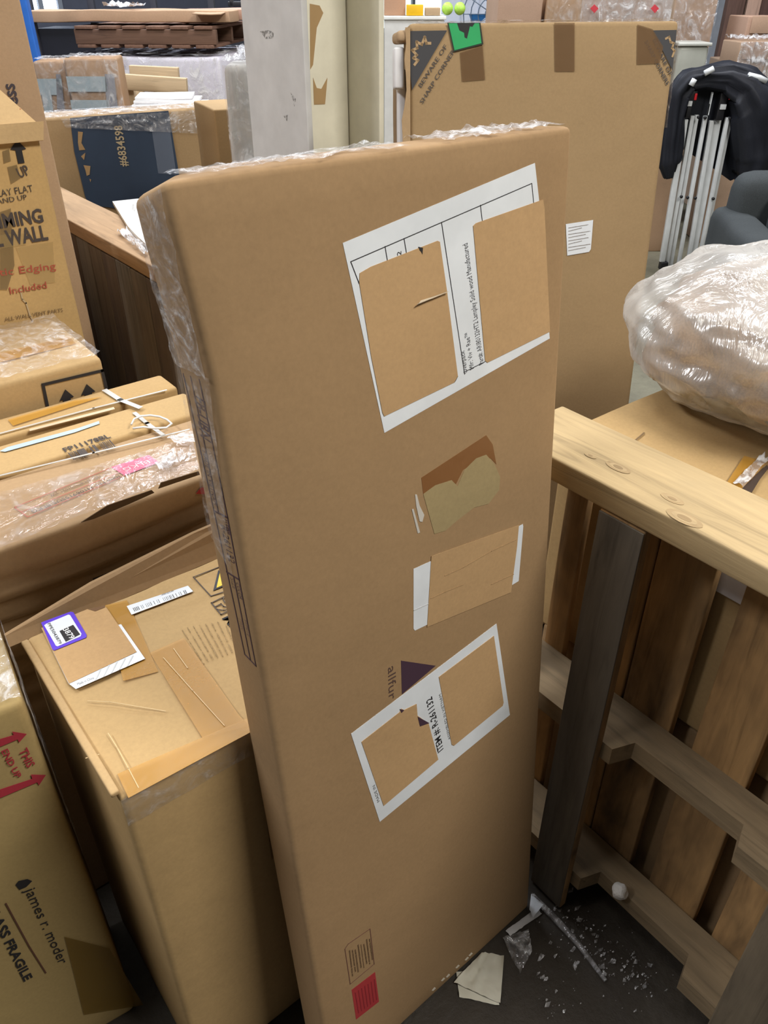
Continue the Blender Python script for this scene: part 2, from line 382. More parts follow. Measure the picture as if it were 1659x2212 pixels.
# small print and red square at the foot
def tpx(c): return (640 + c[0] * 600 / 1659, 1800 + c[1] * 412 / 1139)
q = [tpx(c) for c in ((290, 690), (310, 660), (440, 570), (465, 780), (322, 900))]
lines(tb, 'printed_notice', TF, [q + [q[0]]], .0012, ink((.16, .07, .05)), .0003)
for i in range(8):
    a, b = tpx((318 + i * 17, 700 - i * 11 + (i % 3) * 9)), tpx((336 + i * 17, 850 - i * 12 - (i % 2) * 14))
    lines(tb, 'printed_notice', TF, [[a, b]], .0022 if i != 4 else .0012, ink((.17, .10, .05), .45), .0003)
decal(tb, 'red_sticker', TF, [tpx(c) for c in ((330, 935), (470, 828), (494, 1005), (357, 1112))], plain((.40, .035, .04), .6), .0006)
for i in range(7):
    lines(tb, 'printed_notice', TF, [[tpx((352 + i * 19, 950 - i * 13)), tpx((372 + i * 18, 1070 - i * 13))]], .0016, ink((.30, .02, .03)), .0009)
for c in ((820, 930), (875, 872), (905, 850), (962, 795), (1017, 748), (1040, 722)):
    x, y = tpx(c); decal(tb, 'shiny_tape_fleck', TF, [(x - 4, y + 3), (x + 2, y - 4), (x + 5, y - 2), (x - 1, y + 4)], plain((.8, .75, .65), .3), .0008)
# printed frame on the narrow left side
fr = ink((.075, .04, .05))
S1 = [(375, 683), (403, 690), (431, 870), (467, 980), (480, 1062), (494, 1115), (510, 1200), (519, 1248), (535, 1330), (553, 1438), (530, 1412)]
lines(tb, 'printed_frame', TL, [[(372, 682), (405, 690), (492, 1118), (517, 1252), (553, 1438), (529, 1413)],
    [(372, 682), (395, 800), (463, 1105), (492, 1240), (529, 1413)], [(387, 688), (472, 1105)], [(463, 1103), (492, 1118)], [(490, 1235), (517, 1252)], [(505, 1245), (541, 1424)]], .0022, fr, .0004)
text(tb, 'PO: 6444', TL, (379, 702), (391, 768), (390, 702), ink((.10, .06, .06)), lift=.0006)
text(tb, 'FB-UBN', TL, (420, 852), (434, 942), (441, 850), fr, lift=.0006, bold=.02)
text(tb, 'MADE IN VIETNAM', TL, (437, 972), (461, 1088), (446, 972), fr, lift=.0006)
text(tb, 'ITEM#', TL, (485, 1121), (493, 1154), (493, 1122), fr, lift=.0006, bold=.02)
text(tb, 'R-261132', TL, (476, 1132), (495, 1212), (488, 1132), fr, lift=.0006)
text(tb, 'COLOR', TL, (510, 1256), (517, 1292), (517, 1257), fr, lift=.0006)
text(tb, 'SIZE', TL, (497, 1246), (503, 1270), (504, 1246), ink((.16, .10, .07)), lift=.0006)
text(tb, 'TWIN', TL, (514, 1332), (520, 1358), (521, 1332), ink((.20, .12, .08)), lift=.0006)
text(tb, 'WHITE', TL, (527, 1335), (534, 1372), (534, 1335), ink((.18, .11, .08)), lift=.0006)
# stretch wrap round the top corner
FM = film(.12, 40.)
_sheet([Vector(p) for p in ((0, TD, THT - .17), (0, .004, THT - .17), (0, .03, THT - .40), (0, TD, THT - .36))], nrm(TL), 10, 24, .0015, film(.10, 40.), 2, 'stretch_wrap', tb, .001)
_sheet([Vector(p) for p in ((-.013, TD, THT - .024), (-.013, .004, THT - .006), (-.001, .004, THT - .17), (-.001, TD, THT - .17))], nrm(TL), 12, 40, .004, film(.2, 40.), 5, 'stretch_wrap', tb, .0015)
_sheet([Vector(p) for p in ((.012, -.002, THT), (TW * .5, -.002, THT), (TW * .5, TD, THT), (.02, TD, THT - .004))], Vector((0, 0, 1)), 50, 8, .006, film(.2, 40.), 7, 'stretch_wrap', tb, .001)
_sheet([Vector(p) for p in ((TW * .6, .0, THT), (TW * .97, .0, THT), (TW * .97, TD, THT), (TW * .6, TD, THT))], Vector((0, 0, 1)), 40, 8, .010, film(.25, 40.), 9, 'stretch_wrap', tb, .001)

# ================================================================== LEFT FRONT BOXES
PW, PD, PH = .50, .353, .772
pb = thing('cardboard_box', 'kraft box with a purple-bordered sticker on its taped top', 'box', (.003, -.357, 0), (0, 0, R(.6)))
def dent(p):   # crushed rim along the left and front top edges
    if p.z > PH - .06:
        k = (p.z - PH + .06) / .06
        p = p + Vector((.006 * k * mnoise.noise(Vector((p.y * 14, 3, 0))), .008 * k * mnoise.noise(Vector((p.x * 12, 7, 0))), -.006 * k * abs(mnoise.noise(Vector((p.y * 9, p.x * 9, 2))))))
    return p
carton(pb, (PW, PD, PH), card(KRAFT_Y), r=.010, cell=.03, amp=.0006, seed=3, fn=dent); FLATK[pb.name] = .8
PT_ = TOP(PH)
def q4(x, y): return (x * 660 / 1659, 1150 + y * 610 / 1533)
def dq(name, pts, mat, t=.001, lift=.0015, parent=None): return decal(pb, name, PT_, [q4(*p) for p in pts], mat, t, lift, parent)
TAPE = tape((.56, .29, .04), .5)
dq('packing_tape', [(570, 400), (690, 372), (860, 760), (670, 810)], TAPE, t=.0004)
dq('packing_tape', [(815, 660), (1000, 578), (1300, 1000), (1360, 1060), (1100, 1120)], TAPE, t=.0004, lift=.0024)
dq('packing_tape', [(640, 1320), (1360, 1010), (1385, 1080), (700, 1450)], TAPE, t=.0004, lift=.0033)
a = dq('address_label', [(228, 530), (580, 418), (640, 512), (660, 508), (790, 695), (415, 860), (375, 830)], LBL, .0006, .0038)
dq('brown_patch', [(228, 530), (485, 425), (580, 418), (745, 660), (378, 832)], card((.50, .315, .15)), .0006, .0046, a)
dq('torn_flap', [(480, 428), (520, 440), (572, 420), (575, 408)], card((.18, .10, .05)), .0005, .0054, a)
text(pb, 'Made in China', PT_, q4(425, 840), q4(515, 805), q4(418, 828), ink((.3, .3, .3)), lift=.0048, parent=a)
for k in range(5): dq('clear_tape_crinkle', [(520 + k * 42, 810 - k * 17), (528 + k * 42, 806 - k * 17), (560 + k * 42, 740 - k * 15), (552 + k * 42, 738 - k * 15)], plain((.6, .62, .64), .3), .0004, .0046, a)
b = dq('barcode_label', [(690, 408), (1022, 297), (1050, 328), (716, 455)], LBL, .0008, .003)
rr = random.Random(5)
for k in range(34):
    if rr.random() < .3: continue
    u = k / 34; x0, y0 = 722 + u * 290, 420 - u * 100; w_ = rr.choice((2.2, 3.5, 5))
    dq('bar', [(x0, y0), (x0 + w_, y0 - w_ * .35), (x0 + w_ + 10, y0 + 18 - w_ * .35), (x0 + 10, y0 + 18)], ink((.22, .23, .24)), .0004, .0038, b)
text(pb, 'X0012J7L44', PT_, q4(880, 352), q4(945, 328), q4(876, 346), INK, lift=.0042, parent=b)
s = dq('purple_sticker', [(228, 505), (236, 500), (385, 445), (402, 447), (475, 572), (472, 585), (300, 655), (290, 650)], plain((.10, .03, .62), .45), .0006, .0060)
dq('sticker_face', [(245, 520), (255, 512), (375, 462), (385, 464), (447, 565), (442, 580), (318, 634), (308, 630)], LBL, .0003, .0068, s)
dq('black_panel', [(328, 552), (402, 518), (440, 570), (362, 610)], INK, .0003, .0073, s)
text(pb, '3879', PT_, q4(346, 545), q4(385, 598), q4(373, 530), plain((.9, .9, .9), .5), lift=.0080, parent=s, bold=.01)
text(pb, 'PPE5043879', PT_, q4(262, 513), q4(326, 624), q4(279, 508), INK, lift=.0076, parent=s)
# warning symbols on the top, partly hidden by the tall box
lines(pb, 'printed_symbol', PT_, [[q4(1050, 245), q4(1190, 190), q4(1290, 300), q4(1145, 348), q4(1050, 245)], [q4(1148, 385), q4(1228, 345), q4(1300, 400), q4(1200, 448), q4(1148, 385)],
    [q4(1170, 405), q4(1200, 390), q4(1215, 405), q4(1240, 408)], [q4(1180, 420), q4(1215, 425), q4(1245, 420)], [q4(1208, 362), q4(1235, 352), q4(1250, 372), q4(1222, 384), q4(1208, 362)]], .0018, ink((.10, .075, .06)), .0006)
dq('warning_triangle', [(1158, 320), (1186, 208), (1290, 262)], ink((.05, .05, .06)), .0006, .001)
dq('warning_triangle', [(1176, 306), (1194, 225), (1272, 262)], plain((.80, .58, .02), .5), .0006, .0016)
text(pb, 'MAX', PT_, q4(1205, 470), q4(1315, 590), q4(1255, 440), INK, lift=.001, bold=.01)
text(pb, 'SKU', PT_, q4(1255, 535), q4(1315, 610), q4(1275, 520), INK, lift=.001)
for k in range(9): lines(pb, 'printed_small_print', PT_, [[q4(985 + k * 33, 525 - k * 6), q4(1105 + k * 26, 715 - k * 10)]], .0012, ink((.37, .25, .115), .5), .0006)
for pl in ([(470, 1235), (540, 1215)], [(590, 1100), (640, 1180), (700, 1290), (755, 1395)], [(945, 640), (1020, 745)], [(890, 690), (1050, 870), (1220, 1058)], [(480, 925), (600, 930), (900, 980)]):
    lines(pb, 'tape_crease', PT_, [[q4(*p) for p in pl]], .0011, plain((.60, .43, .21), .4), .0036)
# the flap standing open behind the top
def pl3(x, y, face): return lp(pb, *q4(x, y), face)
back = FRONT(PD + .012)
V = [Vector((-.02, PD + .004, PH - .01)), Vector((PW, PD + .004, PH - .01)), Vector((PW, PD + .03, PH + .045)), Vector((.30, PD + .034, PH + .036)), Vector((.12, PD + .03, PH + .022)), Vector((-.02, PD + .015, PH + .004))]
Vv, Fc = prism(V, Vector((0, 1, .1)).normalized(), .005); mesh_obj('flap', Vv, Fc, card(KRAFT), pb)
bar('bent_rim', (.0, .006, PH - .001), (.0, PD - .01, PH - .002), .011, .008, card((.50, .34, .17)), pb, r=.003, cell=.015, amp=.005, seed=4)
_sheet([Vector(p) for p in ((0, 0, PH), (PW, 0, PH), (PW, 0, PH - .05), (0, 0, PH - .05))], Vector((0, -1, 0)), 40, 6, .004, film(.1, 30.), 11, 'clear_tape', pb, .0015)
_sheet([Vector(p) for p in ((.18, 0, PH - .03), (.34, 0, PH - .03), (.34, 0, PH - .30), (.18, 0, PH - .30))], Vector((0, -1, 0)), 10, 12, .0015, tape((.22, .12, .03), .45), 12, 'packing_tape', pb, .0015)

# moder box
MH = .82
mrz = R(-5.8)
mb = thing('cardboard_box', 'yellowish kraft glassware box with red THIS END UP arrows and dark script lettering', 'box', (0, 0, 0), (0, 0, mrz))
c0 = at(310, 2171, 2, 0); MW_, MD_ = .46, .18
mb.location = c0 + mb.rotation_euler.to_matrix() @ Vector((-MW_ - .012, 0, 0))
carton(mb, (MW_, MD_, MH), card((.40, .29, .125)), r=.012, cell=.04, amp=.002, seed=8)
MF = FRONT(-.0018); FLATK[mb.name] = .4
def q5(x, y): return (x * 700 / 1659, 1500 + y * 712 / 1687)
RD = ink((.42, .03, .05))
for dy in (0, 218):
    sh = [(0, 228), (70, 208), (62, 190), (137, 202), (98, 246), (90, 230), (0, 268)] if dy == 0 else [(0, 486), (165, 432), (158, 410), (235, 412), (200, 465), (190, 450), (0, 530)]
    decal(mb, 'printed_arrow', MF, [q5(*p) for p in sh], RD, .0005)
text(mb, 'THIS', MF, q5(95, 288), q5(140, 376), q5(140, 275), RD, bold=.02)
text(mb, 'END UP', MF, q5(5, 290), q5(80, 430), q5(40, 278), RD, bold=.02)
text(mb, 'james r. moder', MF, q5(125, 1000), q5(305, 1385), q5(188, 985), INK, shear=.1, cap=.75)
decal(mb, 'printed_logo', MF, [q5(*p) for p in ((80, 975), (95, 955), (140, 945), (165, 955), (135, 985), (100, 1000))], INK, .0006)
text(mb, 'GLASS FRAGILE', MF, q5(-75, 1080), q5(125, 1470), q5(-25, 1060), INK, bold=.03)
lines(mb, 'printed_line', MF, [[q5(30, 1070), q5(150, 1290), q5(235, 1425)]], .002, ink((.12, .05, .03)), 0)
_sheet([Vector(p) for p in ((MW_ * .3, 0, MH), (MW_, 0, MH), (MW_, MD_, MH), (MW_ * .3, MD_, MH))], Vector((0, 0, 1)), 24, 24, .02, film(.2, 26.), 21, 'stretch_wrap', mb, .006)
_sheet([Vector(p) for p in ((MW_, 0, MH), (MW_, MD_, MH), (MW_, MD_, MH - .3), (MW_, 0, MH - .34))], Vector((1, 0, 0)), 16, 20, .004, film(.3, 14.), 22, 'stretch_wrap', mb, .003)
decal(mb, 'packing_tape', MF, [q5(x, y) for x, y in ((330, 1240), (560, 1300), (735, 1590), (430, 1640))], tape((.24, .14, .02), .45), .0006)

# ================================================================== FLAT CARTONS ON EDGE
FZ = .872
def flat(label, x0, x1, y0, y1, z, seed, fn=None, mat=None, cell=.04, amp=.0018):
    t = thing('flat_pack_box', label, 'box', (x0, y0, 0)); carton(t, (x1 - x0, y1 - y0, z), mat or card(KRAFT), r=.008, cell=cell, amp=amp, seed=seed, fn=fn); FLATK[t.name] = .4; return t
def ridges(p):   # sagging, folded front with horizontal layers
    if p.y < .03 and p.z < FZ - .03:
        zz = p.z + .035 * p.x * 0 + .018 * mnoise.noise(Vector((p.x * 2.5, 0, 4)))
        k = min(1, (FZ - .03 - p.z) / .03) * min(1, max(0, (p.z - .52) / .1))
        p = p + Vector((0, k * (.013 * (.5 - .5 * math.cos(zz * 150)) + .012 * mnoise.noise(Vector((p.x * 3, p.z * 9, 1)))), 0))
    return p
f1 = flat('long crumpled flat-pack carton with a pink square and red-framed item number on top', -.45, .47, .085, .295, FZ, 31, ridges, card((.40, .265, .145)), .011)
f2 = flat('flat-pack carton strapped with white cord and a black barcode on top', -.45, .475, .30, .405, FZ + .006, 32, None, card(KRAFT_Y))
f3 = flat('flat-pack carton with a split top seam and clear strapping, against arrow box', -.45, .47,   .425, .508, FZ + .01, 33, None, card((.44, .29, .13)))
def q3(x, y): return (x * 480 / 1659, 660 + y * 640 / 2212)
T1 = TOP(FZ); LF = .006
lines(f1, 'printed_frame', T1, [[q3(112, 1515), q3(210, 1588), q3(905, 1290), q3(940, 1275)], [q3(112, 1515), q3(825, 1222)], [q3(165, 1550), q3(890, 1255)]], .0014, ink((.50, .10, .07)), LF)
decal(f1, 'pink_panel', T1, [q3(*p) for p in ((832, 1215), (1112, 1125), (1192, 1180), (930, 1278))], plain((.62, .09, .19), .5), .0008, LF)
text(f1, 'BLKG', T1, q3(1105, 1165), q3(915, 1228), q3(1118, 1190), plain((.85, .6, .62), .5), lift=LF + .002)
text(f1, 'Item No.:H106915SUS-BLKG', T1, q3(885, 1278), q3(232, 1545), q3(900, 1290), ink((.09, .06, .05)), lift=LF + .0015, bold=.01, cap=.55)
text(f1, 'LOT NO.:SH-892301021-2W', T1, q3(822, 1245), q3(370, 1425), q3(832, 1256), ink((.14, .10, .08)), lift=LF + .0015, cap=.55)
_sheet([lp(f1, *q3(*p), T1) for p in ((0, 1420), (1440, 1000), (1490, 1240), (0, 1830))], UZ, 50, 14, .004, film(.09, 22., (1, .9, .9)), 41, 'stretch_wrap', f1, .004)
for k in range(4): _sheet([lp(f1, *q3(*p), T1) for p in ((1150 + 90 * k, 1190 - 25 * k), (1250 + 60 * k, 1150 - 25 * k), (1290 + 50 * k, 1240 - 30 * k), (1200 + 70 * k, 1270 - 30 * k))], UZ, 8, 5, .01, film(.35, 30.), 50 + k, 'stretch_wrap', f1, .008)
V = [Vector((.33, -.006, FZ - .012)), Vector((.86, -.01, FZ - .02)), Vector((.86, .004, FZ + .004)), Vector((.60, .0, FZ + .004))]
decal(f1, 'torn_seam', FRONT(-.001), [q3(*p) for p in ((600, 1618), (800, 1490), (1130, 1375), (1150, 1395), (960, 1480), (700, 1590))], card((.10, .06, .03)), .004)
decal(f1, 'torn_seam', FRONT(-.001), [q3(*p) for p in ((1180, 1365), (1200, 1320), (1480, 1235), (1490, 1260))], card((.13, .08, .04)), .004)
FF = FRONT(-.002)
decal(f1, 'red_mark', FF, [q3(*p) for p in ((1462, 1405), (1500, 1360), (1560, 1352), (1560, 1410))], plain((.40, .02, .03), .5), .001)
lines(f1, 'printed_pallet_symbol', FF, [[q3(*p) for p in ((695, 2035), (1170, 1855), (1188, 1862), (1170, 1895))], [q3(*p) for p in ((700, 2040), (660, 2180))], [q3(*p) for p in ((805, 2015), (840, 2090))], [q3(*p) for p in ((720, 2040), (750, 2130))], [q3(1125, 1880), q3(1150, 1935)]], .003, ink((.06, .04, .03)), .006)
T2 = TOP(FZ + .006)
text(f2, 'FP11178BL', T2, q3(490, 1100), q3(832, 990), q3(468, 1072), ink((.05, .04, .04)), lift=.005, bold=.02)
rr = random.Random(9)
for k in range(26):
    if rr.random() < .25: continue
    u = k / 26; x0, y0 = 508 + u * 330, 1108 - u * 105; w_ = rr.choice((5, 8, 11))
    decal(f2, 'bar', T2, [q3(x0, y0), q3(x0 + w_, y0 - w_ * .32), q3(x0 + w_ + 44, y0 + 52 - w_ * .32), q3(x0 + 44, y0 + 52)], ink((.06, .05, .05)), .0004, .0045)
# white strapping across and along
def strap(root, face, px, wid, name='strap', mat=None, lift=.006): return lines(root, name, face, [px], wid, mat or plain((.48, .46, .43), .4), lift, .0012)
strap(f2, T2, [q3(0, 1280), q3(700, 1110), q3(1410, 935)], .0045)
strap(f2, T2, [q3(1010, 815), q3(1100, 890), q3(1215, 975)], .008, lift=.008)
T3 = TOP(FZ + .01)
strap(f3, T3, [q3(0, 965), q3(700, 775), q3(1240, 640)], .0045)
strap(f3, T3, [q3(790, 645), q3(900, 715), q3(1040, 770)], .011, lift=.008)
decal(f3, 'pale_tape', T3, [q3(*p) for p in ((220, 930), (850, 765), (860, 780), (225, 945))], plain((.62, .45, .30), .5), .0006, .005)
decal(f3, 'packing_tape', T3, [q3(*p) for p in ((60, 860), (560, 715), (760, 690), (100, 905))], TAPE, .0006, .005)
tp = [lp(f2, *q3(*p), T2) + UZ * .012 for p in ((990, 930), (1010, 890), (1060, 868), (1130, 862), (1200, 872), (1255, 895), (1290, 925), (1250, 955), (1170, 960), (1080, 950), (1000, 960))]
tube('cord_loop', tp, .002, plain((.75, .74, .72), .35), f2, 6)
mesh_gap = decal(f2, 'blue_lining', (2, FZ + .006, 1), [q3(*p) for p in ((0, 1095), (60, 1065), (580, 925), (740, 870), (745, 890), (560, 955), (40, 1100))], plain((.42, .52, .60), .5), .001, .005)
_sheet([lp(f2, *q3(*p), T2) for p in ((1250, 1010), (1440, 960), (1460, 1040), (1330, 1060))], UZ, 8, 6, .006, film(.6, 20.), 61, 'paper_tag', f2, .006)

# ================================================================== ARROW BOX, POOL WALL BOX, TALL BOX BEHIND
ab = thing('cardboard_box', 'shallow kraft box with two black up arrows in a frame, below the pool-wall box', 'box', (-.35, .522, 0))
AZ = .944
carton(ab, (.71, .285, AZ), card((.47, .32, .155)), r=.012, cell=.04, amp=.003, seed=14)
AF = FRONT(-.0018); FLATK[ab.name] = .4
lines(ab, 'printed_frame', AF, [[q3(358, 770), q3(320, 590), q3(762, 485), q3(800, 640)]], .006, INK, .002)
for c in ((500, 625), (660, 585)):
    cx, cy = c; decal(ab, 'printed_arrow', AF, [q3(*p) for p in ((cx - 55, cy + 85), (cx - 14, cy), (cx + 52, cy + 55), (cx + 25, cy + 62), (cx + 40, cy + 125), (cx - 20, cy + 135), (cx - 30, cy + 78))], INK, .0008, .002)
_sheet([Vector(p) for p in ((.50, 0, AZ), (.71, 0, AZ), (.71, .285, AZ), (.56, .285, AZ))], UZ, 14, 16, .010, film(.16, 30.), 71, 'clear_tape', ab, .006)
decal(ab, 'packing_tape', TOP(AZ), [(0, 765), (150, 730), (165, 745), (0, 785)], TAPE, .0006, .006)
po = thing('cardboard_box', 'tall battered yellow kraft pool-wall carton with black and red print', 'box', (-.25, .83, 0))
PZ = 1.315; PX = .425 + .25
carton(po, (PX, .30, PZ), card((.56, .37, .16)), r=.008, cell=.05, amp=.002, seed=15)
OF = FRONT(-.0018); FLATK[po.name] = .4
def q2(x, y): return (x * 420 / 1602, 180 + y * 580 / 2212)
decal(po, 'printed_arrow', OF, [q2(*p) for p in ((85, 545), (140, 465), (215, 540), (180, 550), (203, 655), (150, 662), (127, 552))], INK, .0008)
GR = ink((.06, .05, .045), .36)
text(po, 'UP', OF, q2(165, 780), q2(250, 745), q2(135, 700), ink((.08, .06, .05)), bold=.02)
text(po, 'DO NOT LAY FLAT', OF, q2(-330, 988), q2(275, 890), q2(-342, 930), GR)
text(po, 'STAND UP', OF, q2(-90, 1007), q2(225, 955), q2(-98, 964), GR)
text(po, 'SWIMMING', OF, q2(-320, 1240), q2(362, 1140), q2(-345, 1125), ink((.07, .055, .05), .30), bold=.03)
text(po, 'POOL WALL', OF, q2(-310, 1390), q2(400, 1285), q2(-335, 1265), ink((.07, .055, .05), .30), bold=.03)
text(po, 'Plastic Edging', OF, q2(-190, 1610), q2(462, 1530), q2(-200, 1550), ink((.42, .09, .05), .34), bold=.01)
text(po, 'Included', OF, q2(85, 1735), q2(388, 1685), q2(75, 1680), ink((.42, .09, .05), .34), bold=.01)
text(po, 'ALL WALL VENT PARTS', OF, q2(40, 1960), q2(520, 1880), q2(30, 1930), ink((.16, .10, .05), .36))
for q in ([(0, 1060), (90, 1030), (120, 1500), (60, 1700), (0, 1700)], [(20, 560), (75, 540), (90, 640), (30, 660)], [(60, 690), (140, 670), (170, 780), (90, 830)]):
    decal(po, 'grey_scuff', OF, [q2(*p) for p in q], tape((.30, .21, .10), .45), .0005)
for q in ([(0, 1250), (200, 1230), (215, 1330), (0, 1360)], [(130, 1350), (440, 1300), (455, 1640), (250, 1660)]):
    decal(po, 'clear_tape', OF, [q2(*p) for p in q], tape((.62, .45, .2), .25), .0006)
lines(po, 'torn_line', OF, [[q2(*p) for p in ((165, 1690), (185, 1780), (215, 1810), (250, 1920), (270, 1950))]], .003, plain((.55, .42, .25), .6), 0)
V = [Vector((PX + .0, .02, PZ - .01)), Vector((PX - .22, -.002, PZ - .035)), Vector((PX - .26, -.014, PZ + .01)), Vector((PX - .02, -.012, PZ + .03))]
# loose top flaps
for nm, pts in (('flap', ((.30, -.012, PZ - .008), (PX + .002, -.010, PZ - .012), (PX + .012, -.004, PZ + .022), (.30, -.004, PZ + .026))), ('flap', ((.25, .004, PZ + .022), (PX - .0, .004, PZ + .02), (PX - .05, .05, PZ + .085), (.25, .05, PZ + .085)))):
    Vv, Fc = prism([Vector(p) for p in pts], Vector((0, -1, .3)).normalized(), .004); fl = mesh_obj(nm, Vv, Fc, card((.50, .34, .17)), po)
decal(po, 'flap_print', (1, .03, -1), [(0, 240), (12, 245), (20, 270), (0, 272)], plain((.65, .6, .55), .6), .001, .03)
lines(po, 'red_mark', (1, .03, -1), [[(30, 240), (37, 245), (40, 236)]], .004, ink((.5, .08, .05)), .032)
es = thing('cardboard_box', 'tall plain tan box rising behind the pool-wall carton', 'box', (-.25, 1.16, 0))
carton(es, (.545 + .25, .42, 1.95), card(KRAFT_P), r=.006, cell=.1, amp=.002, seed=16)
text(es, 'ess', FRONT(-.002), (40, 226), (30, 180), (20, 230), ink((.05, .04, .05)), bold=.02, cap=.52)

# ================================================================== WOODEN PALLETS STANDING ON EDGE
WL = (.50, .37, .20); WB = (.50, .30, .13); WD = (.19, .16, .125)
def pallet(label, loc, rotz, L, posts, slats, slat_mat, top_mat, str_mat, notch=True, seed=0, gaps=True, group=None):
    """local x along the pallet, y = depth away from the viewer, z up"""
    t = thing('wooden_pallet', label, 'pallet', loc, (0, 0, rotz), group)
    rnd = random.Random(seed)
    def zgrain(m): return m
    bar('top_plank', (0, .07, .968), (L, .07, .968), .142, .040, top_mat, t, r=.004, cell=.1, amp=.002, seed=seed)
    for zi, z in enumerate((.462, .075)):
        # notched stringer: outline in (x, y), extruded in z
        y0, y1 = .018, .122
        out = [(0, y0)]
        for a, b in ((.30, .53), (.69, .92)):
            out += [(a, y0), (a + .015, y0 + .042), (b - .015, y0 + .042), (b, y0)]
        out += [(L, y0), (L, y1), (0, y1)]
        if not notch: out = [(0, y0), (L, y0), (L, y1), (0, y1)]
        V, Fc = prism([Vector((x, y, z)) for x, y in out], UZ, .04); 
        V = [v + Vector((0, .003 * mnoise.noise(v * 12), .002 * mnoise.noise(v * 9 + Vector((3, 3, 3))))) for v in V]
        mesh_obj('stringer', V, Fc, str_mat, t)
    for a, wd, m, z0 in posts:
        bar('lead_board', (a + wd / 2, .008, z0), (a + wd / 2, .008, .946), wd, .018, m, t, (0, 1, 0), .003, .12, .002, seed + int(a * 50))
    for a, wd in slats:
        m = slat_mat[rnd.randrange(len(slat_mat))] if isinstance(slat_mat, list) else slat_mat
        bar('deck_board', (a + wd / 2, .132, .012 + rnd.random() * .01), (a + wd / 2, .132, .946), wd, .018, m, t, (0, 1, 0), .003, .12, .002, seed + int(a * 70))
    return t
WDK = wood(WD, (.03, .027, .024), .6); WBR = wood(WB, (.04, .03, .022), .95); WBR2 = wood((.58, .35, .155), (.05, .04, .03), .85)
WLT = wood(WL, (.30, .24, .15), .35); WST = wood((.30, .22, .13), (.07, .055, .04), .5, 0); WPK = wood((.36, .22, .15), (.1, .06, .045), .3)
px0 = .715
pr = pallet('weathered wooden pallet standing on edge with notched stringers beside the tall box', (px0, -.255, 0), R(-90), 1.22,
    [(.0, .075, wood((.22, .17, .11), (.08, .065, .05), .5), .0), (.203, .078, WBR2, .005), (.60, .10, wood((.20, .16, .11), (.06, .05, .04), .5), .0)],
    [(.05, .045), (.135, .10), (.238, .098), (.382, .10), (.52, .10), (.66, .10), (.80, .10), (.94, .10), (1.10, .10)], [WBR, WBR2], WLT, WST, True, 5)
bar('weathered_face', (.242, -.0025, .008), (.242, -.0025, .944), .077, .003, wood((.155, .135, .11), (.05, .043, .036), .7), pr, (0, 1, 0), .001, .12, .0008, 3)
for kx, ky, kr in ((1335, 1010, .014), (1478, 1120, .018), (1452, 1078, .012), (1275, 985, .007)):
    c = lp(pr, kx, ky, TOP(.988))
    if not (.004 < c.y < .136): continue
    for q_, (f_, col_) in enumerate(((1.0, (.42, .30, .16)), (.70, (.47, .345, .19)), (.40, (.33, .23, .12)))):
        V = [c + Vector((math.cos(j * math.pi / 8) * kr * f_ * 1.5 * (1 + .1 * mnoise.noise(Vector((j, kx, 0)))), math.sin(j * math.pi / 8) * kr * f_ * .7, .0004 + .0002 * q_)) for j in range(16)]
        Vv, Fc = prism(V, UZ, .0003); mesh_obj('knot', Vv, Fc, wood(col_, (.25, .17, .09), .3, 0), pr)
plf = pallet('wooden pallet standing on edge with close dark boards under a pale top plank', (.645, 2.06, 0), R(-90), 1.20,
    [(i * .1005, .098, [WDK, wood((.17, .13, .09), (.06, .05, .04), .5), wood((.14, .10, .07), (.04, .03, .03), .6)][i % 3], .0) for i in range(12)], [(.3, .1), (.6, .1)], WBR,
    wood((.46, .30, .17), (.25, .17, .1), .4), WST, False, 9)

# ================================================================== COLUMN
CM_G = plain((.58, .58, .58), .6, 0.0, .05); CM_C = plain((.76, .73, .60), .6, 0.0, .05)
cl = thing('steel_column', 'grey and cream painted steel H-section column behind the tall box', 'column')
near = atd(667, 330, 2.08); cx0, cy0 = near.x, near.y
FWD, DEP, TH_ = .275, .235, .016
cl.location = (cx0, cy0, 0)
rbox('flange', (TH_, FWD, 4.99), CM_G, cl, (0, 0, 0), r=.003, cell=1)
rbox('web', (DEP - 2 * TH_ - .004, .012, 4.99), CM_C, cl, (TH_ + .002, FWD / 2 - .006, 0), r=.003, cell=1)
rbox('flange', (TH_, FWD, 4.99), CM_C, cl, (DEP - TH_, 0, 0), r=.003, cell=1)
WF = (1, FWD / 2 - .006, -1)
old = tape((.50, .33, .16), .8)
decal(cl, 'tape_residue', WF, [(669, 8), (690, 12), (698, 28), (692, 42), (684, 60), (680, 100), (676, 140), (670, 150)], old, .0008)
decal(cl, 'tape_residue', WF, [(676, 168), (684, 190), (694, 192), (707, 168), (702, 225), (678, 226)], old, .0008)
scf = ink((.30, .29, .28), .55)
for q in ([(562, 68), (580, 65), (592, 70), (590, 82), (574, 84)], [(628, 200), (640, 215), (636, 230)], [(612, 250), (622, 248), (620, 262)]):
    decal(cl, 'scuff_mark', LEFT(0.0), q, scf, .0005)

